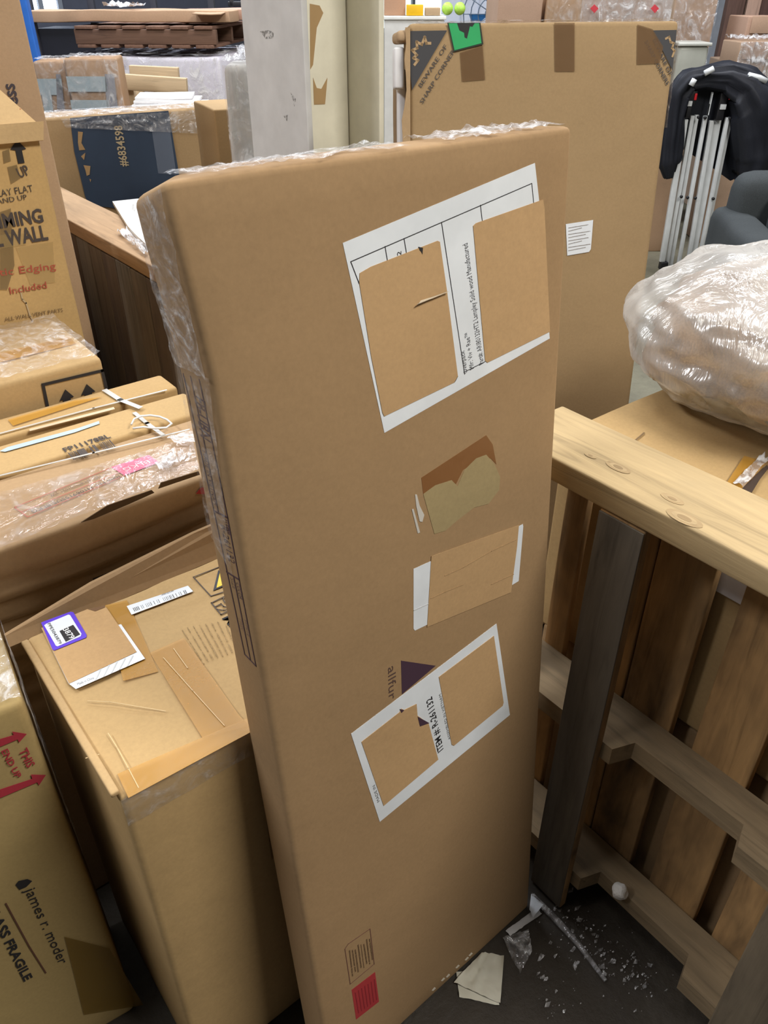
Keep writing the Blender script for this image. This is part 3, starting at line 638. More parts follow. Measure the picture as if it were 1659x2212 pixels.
# ================================================================== BIG BOX WITH SHARP-CORNER WARNING
BW, BD, BH = .566, .10, 1.503
bb = thing('cardboard_box', 'large flat kraft box with printed sharp-corner warnings and a green sticker, leaning upright', 'box', (.985, .271, .014), (R(-7.32), R(-.34), R(-32.9)))
BF = FRONT()
carton(bb, (BW, BD, BH), card((.33, .225, .118)), r=.010, cell=.07, amp=.001, seed=44); FLATK[bb.name] = .5
def q7(x, y): return (820 + x * 839 / 1659, y * 420 / 830)
DK = ink((.05, .05, .055))
decal(bb, 'warning_triangle', BF, [q7(*p) for p in ((112, 133), (288, 130), (138, 385))], DK, .001, .002)
decal(bb, 'warning_triangle', BF, [q7(*p) for p in ((1165, 130), (1268, 128), (1250, 300))], DK, .001, .002)
tn = card((.42, .29, .16))
lines(bb, 'warning_zigzag', BF, [[q7(*p) for p in ((150, 275), (163, 258), (145, 248), (158, 235), (140, 215), (160, 205), (158, 180), (180, 190), (192, 160), (200, 185), (215, 185))]], .005, tn, .003)
lines(bb, 'warning_zigzag', BF, [[q7(*p) for p in ((1222, 165), (1235, 158), (1242, 180), (1255, 185), (1248, 205), (1258, 218), (1250, 240))]], .004, tn, .003)
GY = ink((.075, .065, .06))
text(bb, 'BEWARE OF', BF, q7(178, 375), q7(290, 200), q7(168, 358), GY, bold=.005, lift=.003)
text(bb, 'SHARP CORNERS', BF, q7(184, 445), q7(332, 205), q7(174, 428), GY, bold=.005, lift=.003)
text(bb, 'BEWARE OF', BF, q7(1165, 172), q7(1238, 325), q7(1178, 162), GY, bold=.02, lift=.003)
text(bb, 'SHARP CORNERS', BF, q7(1130, 180), q7(1225, 365), q7(1142, 168), GY, bold=.02, lift=.003)
g = decal(bb, 'green_sticker', BF, [q7(*p) for p in ((288, 98), (430, 98), (442, 190), (315, 222))], ink((.02, .03, .02)), .001, .004)
decal(bb, 'sticker_face', BF, [q7(*p) for p in ((294, 100), (424, 100), (434, 185), (319, 215))], plain((.03, .36, .12), .45), .0005, .0052, g)
decal(bb, 'sticker_symbol', BF, [q7(*p) for p in ((330, 100), (405, 100), (395, 115), (385, 112), (372, 165), (362, 160), (360, 140), (340, 130))], INK, .0004, .0058, g)
for q in ([(343, 225), (440, 195), (450, 340), (352, 348)], [(745, 98), (832, 98), (832, 305), (748, 305)], [(1100, 105), (1165, 125), (1210, 200), (1195, 270), (1098, 275)]):
    decal(bb, 'brown_tape', BF, [q7(*p) for p in q], tape((.20, .115, .055), .5), .0006, .0028)
lb = decal(bb, 'paper_label', BF, [(1222, 484), (1281, 475), (1276, 538), (1272, 544), (1225, 552)], LBL, .0008, .002)
for k in range(8):
    lines(bb, 'printed_small_print', BF, [[(1228, 492 + k * 7), (1228 + (42, 28, 46, 36)[k % 4], 485 + k * 7)]], .0014, ink((.35, .33, .32), .4), .003, parent=lb)
# torn left edge: layers of split card and the white foam behind
tr_ = random.Random(4); pts = []
for k in range(16): pts.append(Vector((-.004 - .012 * tr_.random(), 0, BH * .995 - k * .028)))
poly = [Vector((.003, 0, BH * .995))] + pts + [Vector((.003, 0, BH - .45))]
V, Fc = prism(poly, Vector((0, -1, 0)), .004); mesh_obj('torn_edge', V, Fc, card((.40, .275, .155)), bb)
rbox('foam_sheet', (.016, .045, BH - .10), plain((.72, .72, .74), .8), bb, (-.018, .03, .02), r=.004, cell=.1, amp=.004, seed=2)
rbox('torn_flap', (.018, .03, .9), card((.25, .17, .10)), bb, (-.022, .075, BH - 1.0), r=.004, cell=.06, amp=.01, seed=3)
rbox('crumpled_corner', (.045, BD, .022), card((.40, .28, .17)), bb, (-.028, .004, BH - .026), r=.008, cell=.008, amp=.014, seed=6)
rbox('foam_block', (.022, .05, .075), plain((.72, .72, .74), .8), bb, (-.026, .01, BH - .115), r=.005, cell=.02, amp=.006, seed=7)
_sheet([Vector(p) for p in ((.02, 0, BH), (BW, 0, BH), (BW, BD, BH), (.02, BD, BH))], UZ, 60, 8, .006, film(.25, 30.), 81, 'stretch_wrap', bb, .002)
_sheet([Vector(p) for p in ((BW, 0, BH), (BW, BD, BH), (BW, BD, BH - .2), (BW, 0, BH - .2))], Vector((1, 0, 0)), 8, 14, .006, film(.25, 30.), 82, 'stretch_wrap', bb, .002)

# ================================================================== CARTONS AND WRAPPED BAG BEHIND THE RIGHT PALLET
ub = thing('cardboard_box', 'kraft box with a loose taped flap, supporting the plastic-wrapped bundle', 'box', (.875, -1.05, .50))
UZT = .93 - .50
carton(ub, (.62, .80, UZT), card(KRAFT_Y), r=.008, cell=.06, amp=.004, seed=51)
UT = TOP(UZT)
decal(ub, 'packing_tape', UT, [(1567, 1050), (1606, 990), (1655, 1003), (1600, 1062)], TAPE, .0008, .004)
_sheet([lp(ub, *p, UT) for p in ((1580, 1052), (1640, 993), (1659, 1000), (1602, 1063))], UZ, 12, 6, .014, film(.65, 30.), 91, 'shiny_tape', ub, .006)
decal(ub, 'dark_hole', UT, [(1600, 1062), (1655, 1010), (1659, 1016), (1640, 1040), (1622, 1070), (1605, 1068)], card((.06, .04, .03)), .0012, .004)
lines(ub, 'flap_seam', UT, [[(1369, 958), (1390, 940)]], .0025, card((.20, .13, .07)), .004)
ub2 = thing('cardboard_box', 'kraft box seen through the pallet slats under the bundle', 'box', (.885, -1.0, .0))
carton(ub2, (.60, .74, .49), card(KRAFT), r=.008, cell=.08, amp=.003, seed=52)
wp = rbox('paper_packet', (.012, .20, .05), plain((.72, .70, .74), .7), None, (0, 0, 0), r=.004, cell=.05, amp=.004, seed=53)
tag(wp, 'flat white paper packet wedged upright behind the pallet slats', 'packet'); wp.location = (.859, -.70, .80); 

# bundle: cushion in a clear poly bag
bc = Vector((1.285, -.415, .0)); bz = .935
bg = thing('wrapped_bundle', 'bulky bundle in a wrinkled translucent plastic bag on top of boxes', 'bundle', (bc.x, bc.y, bz))
def blob(name, rad, cen, mat, parent, amp, seed, sub=5, flat=.0, pw=2.4):
    bm = bmesh.new(); bmesh.ops.create_icosphere(bm, subdivisions=sub, radius=1.0)
    for v in bm.verts:
        n = v.co.normalized(); k = (abs(n.x) ** pw + abs(n.y) ** pw + abs(n.z) ** pw) ** (-1 / pw); p = n * k
        q = n * 2.2 + Vector((seed, seed * 2, 0)); dsp = mnoise.noise(q) * amp + mnoise.noise(q * 2.7) * amp * .5 + abs(mnoise.noise(Vector((q.x * 4, q.y * 4, q.z * 1.2)))) * amp * .4
        p = Vector((p.x * rad[0], p.y * rad[1], p.z * rad[2])) + n * dsp + Vector(cen)
        if p.z < flat: p.z = flat + (p.z - flat) * .05
        v.co = p
    me = bpy.data.meshes.new(name); bm.to_mesh(me); bm.free(); me.materials.append(mat); me.polygons.foreach_set('use_smooth', [True] * len(me.polygons))
    o = bpy.data.objects.new(name, me); COL.objects.link(o); o.parent = parent; return o
blob('plastic_bag', (.28, .28, .130), (0, 0, .126), poly_bag(), bg, .018, 3.1, 6, .0)
blob('contents', (.24, .24, .105), (0, .0, .115), fabric((.36, .25, .17)), bg, .03, 5.7, 5, .012)
blob('grey_padding', (.12, .14, .09), (-.10, -.14, .10), fabric((.20, .20, .21)), bg, .02, 8.2, 4, .012)

# ================================================================== THINGS BEHIND THE LEFT PALLET
lz = 1.18; A_ = at(86, 258, 2, lz); B_ = at(462, 232, 2, lz)
nb = thing('cardboard_box', 'dark blue and tan carton with a long number, wrapped in clear film', 'box', (A_.x, A_.y, 0), (0, 0, math.atan2(B_.y - A_.y, B_.x - A_.x)))
nbw = (B_ - A_).length
carton(nb, (nbw, .18, lz), card((.40, .27, .14)), r=.008, cell=.05, amp=.0015, seed=101)
NF = FRONT(-.0015)
decal(nb, 'blue_panel', NF, [q2(*p) for p in ((575, 285), (1385, 225), (1475, 760), (1530, 1100), (730, 1000), (700, 930), (610, 560))], plain((.030, .052, .095), .55), .001, .003)
text(nb, '#6834598', NF, q2(1050, 680), q2(1000, 345), q2(985, 688), ink((.50, .40, .25)), lift=.006, bold=.02)
for q in ([(640, 395), (680, 400), (668, 490), (700, 545), (650, 550), (640, 490)], [(665, 600), (700, 570), (690, 630)], [(685, 672), (742, 680), (735, 750), (712, 760), (700, 710)], [(735, 785), (748, 790), (742, 812)]):
    decal(nb, 'printed_logo', NF, [q2(*p) for p in q], card((.42, .27, .13)), .0006, .005)
decal(nb, 'clear_tape', NF, [q2(*p) for p in ((1240, 340), (1390, 330), (1450, 750), (1300, 740))], tape((.25, .30, .40), .30), .0006, .005)
decal(nb, 'dented_panel', NF, [(430, 236), (462, 234), (474, 360), (462, 360), (452, 300)], card((.22, .14, .075)), .0008, .004)
_sheet([lp(nb, *p, NF) for p in ((130, 256), (462, 234), (480, 290), (140, 275))], Vector((0, -1, 0)), 40, 8, .010, film(.22, 30.), 103, 'stretch_wrap', nb, .008)
_sheet([Vector(p) for p in ((0, -.01, lz), (nbw, -.01, lz), (nbw, .17, lz), (0, .17, lz))], UZ, 40, 12, .008, film(.3, 24.), 104, 'stretch_wrap', nb, .004)
t_ = atd(462, 238, 2.62)
tn_b = thing('cardboard_box', 'narrow tan carton between the blue carton and the pale wrapped box', 'box', (t_.x, t_.y, 0), (0, 0, R(-12)))
carton(tn_b, (.16, .25, t_.z), card((.48, .32, .16)), r=.006, cell=.06, amp=.003, seed=105)
def frontal(name, label, cat, x0, x1, ytop, D, depth, mat, part='carton', yaw=0.0, zb=0.0, r=.008, amp=.004, seed=0, xo=None, group=None, cell=.08):
    """thing whose front spans pixel columns x0..x1 with its top at ytop, at forward distance D"""
    a = atd(x0, ytop, D); b = atd(x1, ytop, D); wdt = (b - a).length
    t = thing(name, label, cat, (a.x, a.y, zb), (0, 0, -YAW + yaw), group)
    rbox(part, (wdt, depth, a.z - zb), mat, t, (0, 0, 0), r, cell, amp, seed); t['w_'] = wdt; t['h_'] = a.z - zb
    W = (wdt, a.z - zb); del t['w_']; del t['h_']
    return t, W
def wrap(t, W, depth, seed, dens=.3, hgt=.012, top=True):
    w_, h_ = W
    _sheet([Vector((0, 0, h_)), Vector((w_, 0, h_)), Vector((w_, 0, h_ - .55)), Vector((0, 0, h_ - .55))], Vector((0, -1, 0)), 30, 24, hgt, film(dens, 14.), seed, 'stretch_wrap', t, .006)
    if top: _sheet([Vector((0, 0, h_)), Vector((w_, 0, h_)), Vector((w_, depth, h_)), Vector((0, depth, h_))], UZ, 24, 12, hgt, film(dens, 14.), seed + 1, 'stretch_wrap', t, .006)
fb, Wd = frontal('wrapped_box', 'pale grey box shrink-wrapped in crinkled clear film beside the column', 'box', 480, 600, 140, 2.42, .16, plain((.50, .48, .45), .7), 'carton', R(4), 0, .02, .006, 111)
wrap(fb, Wd, .16, 112, .28, .02)
_sheet([Vector((.04, .02, Wd[1])), Vector((Wd[0], .02, Wd[1])), Vector((Wd[0], .14, Wd[1])), Vector((.04, .14, Wd[1]))], UZ, 14, 10, .05, film(.4, 30.), 113, 'bunched_film', fb, .01)
# foam sheet and film on the left pallet's plank
pts = [at(x, y, 2, .992) for x, y in ((244, 442), (300, 436), (372, 440), (380, 560), (330, 548), (300, 520), (278, 497))]
V, Fc = prism(pts, UZ, .010); fo = mesh_obj('foam_sheet', V, Fc, plain((.78, .78, .76), .8)); tag(fo, 'white foam sheet lying across the pale top plank of the pallet', 'foam')
fi = _sheet([at(x, y, 2, .99) for x, y in ((254, 506), (275, 500), (322, 548), (312, 556))], UZ, 12, 10, .022, film(.7, 20.), 115, 'plastic_film', None, .004)
tag(fi, 'scrap of white plastic film hanging over the pallet plank', 'film')

# ================================================================== FAR LEFT BACKGROUND
for i, (x0, x1, yt, D) in enumerate(((70, 134, 133, 4.05), (136, 249, 128, 4.0))):
    t, W = frontal('taped_box', ['small water-bottle carton with pale blue print, wrapped, beside the blue upright', 'wrapped carton with pale blue print and brown tape bands behind the blue carton'][i], 'box', x0, x1, yt, D, .22, card((.38, .24, .14)), 'carton', R(9), .0, .01, .004, 120 + i, group=None)
    f = FRONT(-.004); s3 = (x1 - x0)
    for u0, u1, y0, y1 in ((.0, .78, 165, 198), (.0, .78, 216, 236)) if i else ((0, .9, 170, 205), (.1, .5, 205, 245)):
        decal(t, 'pale_print', f, [(x0 + s3 * u0 + (y0 - 128) * .18, y0), (x0 + s3 * u1 + (y0 - 128) * .12, y0), (x0 + s3 * u1 + (y1 - 128) * .12, y1), (x0 + s3 * u0 + (y1 - 128) * .18, y1)], plain((.34, .42, .46), .5), .001, .002)
    decal(t, 'grey_side_print', f, [(x0 + s3 * .8, 160), (x1 - 3, 160), (x1 + 6, 235), (x0 + s3 * .84, 235)], plain((.22, .23, .27), .5), .001, .002)
    wrap(t, W, .22, 122 + i * 2, .2, .01)
bl = atd(60, 60, 4.7)
bu = thing('rack_upright', 'bright blue steel upright beside the tall tan box', 'rack post', (bl.x, bl.y, 0), (0, 0, -YAW))
rbox('post', (.05, .05, 2.6), plain((.03, .16, .60), .4), bu, (-.03, 0, 0), r=.005, cell=.5)
rbox('collar', (.09, .07, .03), plain((.03, .16, .60), .4), bu, (-.042, -.012, 1.18), r=.01, cell=.05)
rbox('foot_plate', (.14, .12, .012), plain((.01, .09, .55), .4), bu, (-.07, -.035, 0), r=.004, cell=.05)
wg, W = frontal('wrapped_goods', 'big pale load shrink-wrapped in white film under a wooden pallet', 'wrapped load', 168, 482, 122, 5.0, .8, plain((.70, .68, .76), .7), 'load', R(-5), .0, .02, .01, 130, cell=.12)
wrap(wg, W, .8, 131, .35, .02)
decal(wg, 'orange_sticker', FRONT(-.01), [(252, 130), (265, 130), (266, 142), (254, 143)], plain((.75, .22, .06), .5), .004, .03)
# pallet lying on the load and long cartons across it
zt = W[1] + .04; base = Vector((wg.location.x, wg.location.y, zt))
lpt = thing('wooden_pallet', 'dark wooden pallet lying flat on the film-wrapped load', 'pallet', base, wg.rotation_euler)
for k in range(3): rbox('stringer', (W[0] * .98, .04, .07), wood((.16, .09, .06), (.05, .03, .03), .4, 0), lpt, (.0, .01 + k * .34, .018), r=.003, cell=.2)
for k in range(6):
    rbox('deck_board', (.10, .76, .016), wood((.20, .11, .075), (.07, .04, .03), .4, 1), lpt, (.01 + k * W[0] * .165, .0, .0885), r=.003, cell=.3)
    rbox('bottom_board', (.10, .76, .016), wood((.20, .11, .075), (.07, .04, .03), .4, 1), lpt, (.01 + k * W[0] * .165, .0, .001), r=.003, cell=.3)
zc = zt + .106
for k, (dx, dy, L, rz, lab_, m) in enumerate(((-.30, .05, 1.15, 3, 'long flat kraft carton laid across the dark pallet, end crushed', card((.47, .31, .20))), (.45, .40, 1.0, -3, 'long pinkish kraft carton lying behind the crushed carton on the dark pallet', card((.50, .31, .23))))):
    p = base + Matrix.Rotation(wg.rotation_euler.z, 3, 'Z') @ Vector((dx, dy, 0)); zc = zt + .118
    t = thing('flat_carton', lab_, 'box', (p.x, p.y, zc), (0, 0, wg.rotation_euler.z + R(rz)))
    rbox('carton', (L, .26, .055), m, t, (0, 0, .0), r=.006, cell=.06, amp=.008, seed=140 + k)
    rbox('loose_flap', (.16, .10, .006), m, t, (L - .18, -.10, .045), r=.002, cell=.05, amp=.012, seed=150 + k)
pf = _sheet([base + Matrix.Rotation(wg.rotation_euler.z, 3, 'Z') @ Vector(q) for q in ((.15, .10, 0), (.35, .08, 0), (.36, .2, 0), (.16, .22, 0))], UZ, 10, 8, .04, film(.6, 20.), 153, 'plastic_film', None, .186)
tag(pf, 'crumpled grey film lying on the long flat carton', 'film')
# timber trestle
tr0 = atd(258, 176, 4.45); trs = thing('timber_trestle', 'rough pale timber trestle in front of the film-wrapped load', 'trestle', (tr0.x, tr0.y, 0), (0, 0, -YAW))
WP = wood((.58, .44, .28), (.4, .3, .2), .2, 2)
tw = (atd(403, 176, 4.45) - tr0).length
bar('rail', (0, 0, tr0.z), (tw, 0, tr0.z - .02), .04, .07, WP, trs, r=.003); bar('rail', (0, .22, tr0.z + .02), (tw * .75, .22, tr0.z + .01), .04, .07, WP, trs, r=.003)
for u, y in ((.55, .02), (.83, .04), (.1, .04), (.5, .2), (.1, .2)): bar('leg', (tw * u + .02, y + .04, 0), (tw * u, y, tr0.z), .045, .05, WP, trs, (0, 1, 0), r=.003)
bar('cross_bar', (tw * .1, .12, tr0.z * .55), (tw * .8, .12, tr0.z * .55), .04, .04, WP, trs, r=.003)
pt_, W = frontal('platform_box', 'plain tan carton under the white sheets', 'box', 256, 440, 246, 3.85, .3, card((.42, .29, .17)), 'carton', 0, 0, .008, .002, 165)
ps = atd(256, 228, 3.75)
SHL = ['lowest white board sheet lying directly on the tan carton by the trestle', 'second white board sheet up in the pile on the tan carton', 'third white board sheet up in the pile on the tan carton', 'topmost white board sheet of the pile on the tan carton']
for k in range(4):
    o = rbox('paper_sheet', (.34 - .03 * k, .20, .012), plain((.72, .71, .72), .7), None, (0, 0, 0), r=.003, cell=.1, amp=.004, seed=160 + k)
    tag(o, SHL[k], 'sheet', 'stacked white sheets'); o.location = (pt_.location.x + .05 + .015 * k, pt_.location.y - .01 + .01 * k, W[1] + .004 + k * .014); o.rotation_euler = (0, 0, -YAW + R(4 * k - 4))
# black equipment
eq, W = frontal('metal_cabinet', 'black metal cabinet beyond the wrapped load, near the column', 'cabinet', 484, 640, 34, 6.2, .5, plain((.014, .016, .024), .5), 'body', 0, 0, .01, 0, 170)
rbox('top_frame', (W[0] * .7, .03, .03), plain((.02, .02, .025), .4), eq, (.03, .02, W[1] + .05), r=.004)
for x in (.04, W[0] * .7): rbox('frame_post', (.025, .025, .10), plain((.02, .02, .025), .4), eq, (x, .02, W[1]), r=.003)
rbox('door_panel', (W[0] * .8, .012, W[1] * .8), plain((.03, .033, .045), .4), eq, (W[0] * .1, -.012, .1), r=.004)
dk, W = frontal('storage_rack', 'dark steel rack standing in front of the far wall', 'rack', 70, 470, 62, 7.4, .5, plain((.02, .022, .035), .6), 'back_panel', 0, 0, .01, 0, 172)
for k in range(5): rbox('shelf', (W[0], .12, .03), plain((.09, .09, .11), .5), dk, (0, -.12, .2 + k * .28), r=.004)
for x in (0, W[0] * .33, W[0] * .66, W[0] - .05): rbox('post', (.05, .05, W[1] + .4), plain((.05, .05, .065), .5), dk, (x, -.05, 0), r=.004)
# windows
def window(n, x0, x1, y, z0, z1, cols, st, col):
    t = bpy.data.objects.new('window_%d' % n, None); COL.objects.link(t); t.location = (x0, y, z0); struct(t)
    fw = .05; wd, h = x1 - x0, z1 - z0
    for k in range(cols + 1): rbox('frame', (fw, .05, h), plain((.20, .22, .26), .5), t, (k * (wd - fw) / cols, -.05, 0), r=.004, cell=1)
    for z in (0, h * .5, h - fw): rbox('frame', (wd - 2 * fw - .01, .03, fw), plain((.20, .22, .26), .5), t, (fw + .005, -.045, z), r=.004, cell=1)
    for k in range(cols): rbox('pane', ((wd - fw) / cols - fw - .01, .006, h), emit(col, st), t, (fw + .005 + k * (wd - fw) / cols, -.018, 0), r=.001, cell=1)
    return t
window(1, 2.86, 3.32, WY, 1.29, 2.6, 2, 5.0, (.80, .90, 1.0))
window(2, 7.55, 8.85, WY, 1.02, 2.4, 2, 1.6, (.86, 1.0, .95))

# ================================================================== RIGHT BACKGROUND
wp_, W = frontal('partition_panel', 'pale blue-grey partition panel beyond the big warning box', 'panel', 957, 1090, -60, 7.6, .05, plain((.50, .54, .64), .6), 'panel', 0, 0, .005, 0, 180)
for k in (1, 2): rbox('seam_strip', (.012, .006, W[1]), plain((.38, .42, .52), .6), wp_, (W[0] * k * .3, -.006, 0), r=.002, cell=1)
# desk fan
fc = atd(1062, 30, 6.4); fan = thing('desk_fan', 'blue pedestal fan with round wire guard beside the partition panel', 'fan', (fc.x, fc.y, 0), (0, 0, -YAW))
bl_m = plain((.03, .16, .42), .4)
tube('pole', [(0, 0, .03), (0, 0, fc.z)], .018, bl_m, fan); tube('base', [(0, 0, 0), (0, 0, .03)], .2, bl_m, fan, 24)
for k, rr_ in enumerate((.20, .15, .10, .05)):
    tube('guard_ring', [(rr_ * math.cos(a * math.pi / 12), -.06, fc.z + rr_ * math.sin(a * math.pi / 12)) for a in range(25)], .004, plain((.10, .14, .2), .4), fan, 6)
for k in range(12):
    a = k * math.pi / 6; tube('guard_wire', [(.03 * math.cos(a), -.065, fc.z + .03 * math.sin(a)), (.20 * math.cos(a), -.06, fc.z + .20 * math.sin(a))], .003, plain((.10, .14, .2), .4), fan, 5)
for k in range(4):
    a = k * math.pi / 2; V, Fc = prism([Vector((.02 * math.cos(a), -.03, fc.z + .02 * math.sin(a))), Vector((.16 * math.cos(a), -.04, fc.z + .16 * math.sin(a))), Vector((.15 * math.cos(a + .6), -.02, fc.z + .15 * math.sin(a + .6)))], Vector((0, -1, 0)), .004); mesh_obj('blade', V, Fc, bl_m, fan)
tube('motor', [(0, .06, fc.z), (0, -.03, fc.z)], .04, bl_m, fan, 14)
# small things on a shelf behind the column
sh, W = frontal('shelf_unit', 'low white shelf unit below the bright window', 'shelf', 830, 960, 43, 5.6, .3, plain((.6, .6, .58), .6), 'body', 0, 0, .006, 0, 185)
rbox('shelf_top', (W[0] + .02, .32, .02), plain((.75, .76, .74), .5), sh, (-.01, -.01, W[1]), r=.004)
zs = W[1] + .022; rt3 = Matrix.Rotation(-YAW, 3, 'Z')
def onshelf(o, x, y): o.location = sh.location + rt3 @ Vector((x, y, zs)); o.rotation_euler = (0, 0, -YAW); return o
o = onshelf(tag(rbox('small_carton', (.13, .12, .085), card((.42, .25, .16)), None, (0, 0, 0), r=.004, amp=.004, seed=186), 'small brown carton on the white shelf beside the column', 'box'), .0, .05)
o = onshelf(tag(rbox('yellow_carton', (.10, .10, .055), plain((.85, .50, .01), .5), None, (0, 0, 0), r=.003), 'small bright yellow carton on the white shelf', 'box'), .135, .0)
o = onshelf(tag(rbox('tan_carton', (.09, .10, .04), card((.5, .36, .22)), None, (0, 0, 0), r=.003), 'small tan carton between the yellow carton and green balls', 'box'), .248, .0)
for k in range(2):
    o = bpy.data.objects.new('green_ball', None)
    bm = bmesh.new(); bmesh.ops.create_icosphere(bm, subdivisions=3, radius=.034)
    for v in bm.verts: v.co.z += .034; v.co *= 1 + .03 * mnoise.noise(v.co * 40)
    me = bpy.data.meshes.new('green_ball'); bm.to_mesh(me); bm.free(); me.materials.append(plain((.42, .72, .10), .5)); o = bpy.data.objects.new('green_ball', me); COL.objects.link(o)
    onshelf(tag(o, ['lime green ball beside the tan carton on the white shelf', 'lime green ball at the end of the white shelf, beside the partition'][k], 'ball', 'green balls on the shelf'), .385 + k * .075, .06)
# cartons and wrapped stacks
t, W = frontal('cardboard_box', 'plain brown carton behind the big warning box, beside the fan', 'box', 1078, 1178, -30, 5.2, .4, card((.42, .28, .20)), 'carton', R(3), 0, .008, .004, 190)
t, W = frontal('cardboard_box', 'carton with bulging taped side behind the big warning box', 'box', 1184, 1262, -20, 5.2, .4, card((.45, .29, .17)), 'carton', R(-4), 0, .02, .01, 191); wrap(t, W, .4, 192, .12, .02)
sw, W = frontal('wrapped_goods', 'film-wrapped carton stack with red diamond labels', 'wrapped load', 1266, 1462, -40, 5.7, .5, card((.47, .36, .29)), 'load', R(2), 0, .01, .006, 195)
wrap(sw, W, .5, 196, .32, .03)
for x in (1281, 1411): decal(sw, 'red_diamond', FRONT(-.004), [(x, 9), (x + 9, 18), (x, 28), (x - 9, 18)], plain((.60, .05, .07), .5), .003, .03)
t, W = frontal('wrapped_goods', 'tall brown film-wrapped carton beside the wooden door frame', 'wrapped load', 1470, 1562, -60, 6.5, .4, card((.44, .30, .20)), 'load', R(-3), 0, .01, .006, 198); wrap(t, W, .4, 199, .22, .03)
cb, W = frontal('plastic_bin', 'clear lidded plastic bin standing on a carton behind the folded canopy', 'bin', 1468, 1534, 100, 5.65, .22, plain((.42, .43, .38), .3), 'bin_body', 0, .80, .02, .002, 200)
rbox('lid', (W[0] + .02, .24, .02), plain((.55, .56, .52), .3), cb, (-.01, -.01, W[1]), r=.006); rbox('paper_label', (W[0] * .5, .003, W[1] * .45), LBL, cb, (W[0] * .35, -.003, W[1] * .25), r=.001)
cbb = thing('cardboard_box', 'kraft carton carrying the clear plastic bin', 'box', (cb.location.x, cb.location.y, 0), cb.rotation_euler); rbox('carton', (W[0] + .04, .3, .798), card((.40, .26, .16)), cbb, (-.02, -.02, 0), r=.008, amp=.003, seed=201)
# wooden door frame
dfp = atd(1562, 60, 7.6); dfr = bpy.data.objects.new('door_1', None); COL.objects.link(dfr); dfr.location = (dfp.x, dfp.y, 0); dfr.rotation_euler = (0, 0, -YAW); struct(dfr)
wtr = wood((.48, .32, .25), (.3, .2, .15), .3); wdk = wood((.13, .075, .06), (.05, .03, .03), .4)
for x, m, wd in ((.0, wdk, .14), (.16, wtr, .11), (.62, wtr, .11)): rbox('door_jamb', (wd, .08, 2.3), m, dfr, (x, 0, 0), r=.004, cell=.4)
rbox('door_leaf', (.34, .04, 2.28), wood((.10, .055, .045), (.04, .03, .03), .4), dfr, (.275, .03, .01), r=.004, cell=.4); rbox('door_head', (.74, .08, .10), wtr, dfr, (0, 0, 2.31), r=.004, cell=.4)
rr = random.Random(8)
for k, (x0, x1, yt, D, lb_) in enumerate(((1618, 1700, 35, 6.3, 'stacked carton by the door frame, with open top'), (1600, 1690, 90, 5.85, 'lower carton with loose white film by the door frame'), (1560, 1612, 128, 6.9, 'small carton between the door frame and wrapped stack'))):
    t, W = frontal('cardboard_box', lb_, 'box', x0, x1, yt, D, .3, card(((.46, .30, .22), (.42, .29, .2), (.4, .28, .2))[k]), 'carton', R(5 - 4 * k), 0, .008, .005, 210 + k)
    if k == 1: wrap(t, W, .3, 214, .4, .04)
    rbox('open_flap', (W[0] * .8, .005, .10), card((.46, .31, .22)), t, (W[0] * .1, -.008, W[1] - .10), r=.002, cell=.05, amp=.006, seed=220 + k)

# ================================================================== FOLDED CANOPY
gz0 = at(1470, 592, 2, 0); gz = thing('folded_canopy', 'folded pop-up canopy with white legs under a black fabric cover', 'canopy', (gz0.x, gz0.y, 0), (0, 0, -YAW))
GF = (1, 0.0, -1)
def g8(x, y): return (1180 + x * 479 / 1358, 120 + y * 780 / 2212)
def gp(x, y, dy=0.0): return lp(gz, x, y, GF) + Vector((0, dy, 0))
wm = plain((.70, .73, .75), .35); bk = plain((.012, .012, .015), .45)
for i, (a, b, wd) in enumerate((((850, 390), (708, 1262), .034), ((902, 370), (738, 1300), .024), ((935, 368), (770, 1310), .024), ((975, 368), (803, 1315), .022), ((1020, 400), (868, 1305), .026), ((1062, 400), (898, 1300), .044), ((1110, 378), (922, 1318), .022), ((1136, 378), (942, 1325), .022))):
    p, q = gp(*g8(*b), .02 * (i % 3)), gp(*g8(*a), .02 * (i % 3)); p.z = max(p.z, .02); q.z = max(q.z, p.z + .5)
    bar('leg_pole', p, q, wd, .026, wm, gz, (0, 1, 0), .004, .4)
for c in ((820, 860), (858, 865), (905, 868), (1015, 872), (925, 375), (965, 378), (1118, 382), (1140, 384), (757, 1305), (795, 1312)):
    p = gp(*g8(*c), -.016); tube('pivot_bolt', [p, p + Vector((0, -.012, 0))], .009, bk, gz, 10)
for (x0, y0, x1, y1) in ((858, 215, 925, 300), (845, 310, 890, 380), (1030, 225, 1112, 395), (1140, 300, 1178, 372), (690, 1262, 745, 1310), (840, 1300, 905, 1345)):
    a, b = gp(*g8(x0, y1), -.02), gp(*g8(x1, y0), -.02); a.z = max(a.z, 0); rbox('joint_bracket', (b.x - a.x, .05, b.z - a.z), bk, gz, a, r=.006, cell=.05)
for (x0, y0, x1, y1, m) in ((852, 275, 888, 308, wm), (1052, 295, 1095, 328, wm), (1145, 292, 1172, 322, wm), (895, 228, 918, 270, plain((.7, .02, .03), .4)), (1108, 240, 1118, 268, plain((.7, .02, .03), .4)), (985, 225, 1005, 360, wm)):
    a, b = gp(*g8(x0, y1), -.03), gp(*g8(x1, y0), -.03); rbox('clip', (b.x - a.x, .012, b.z - a.z), m, gz, a, r=.003, cell=.05)
FB = fabric((.020, .022, .030), .5)
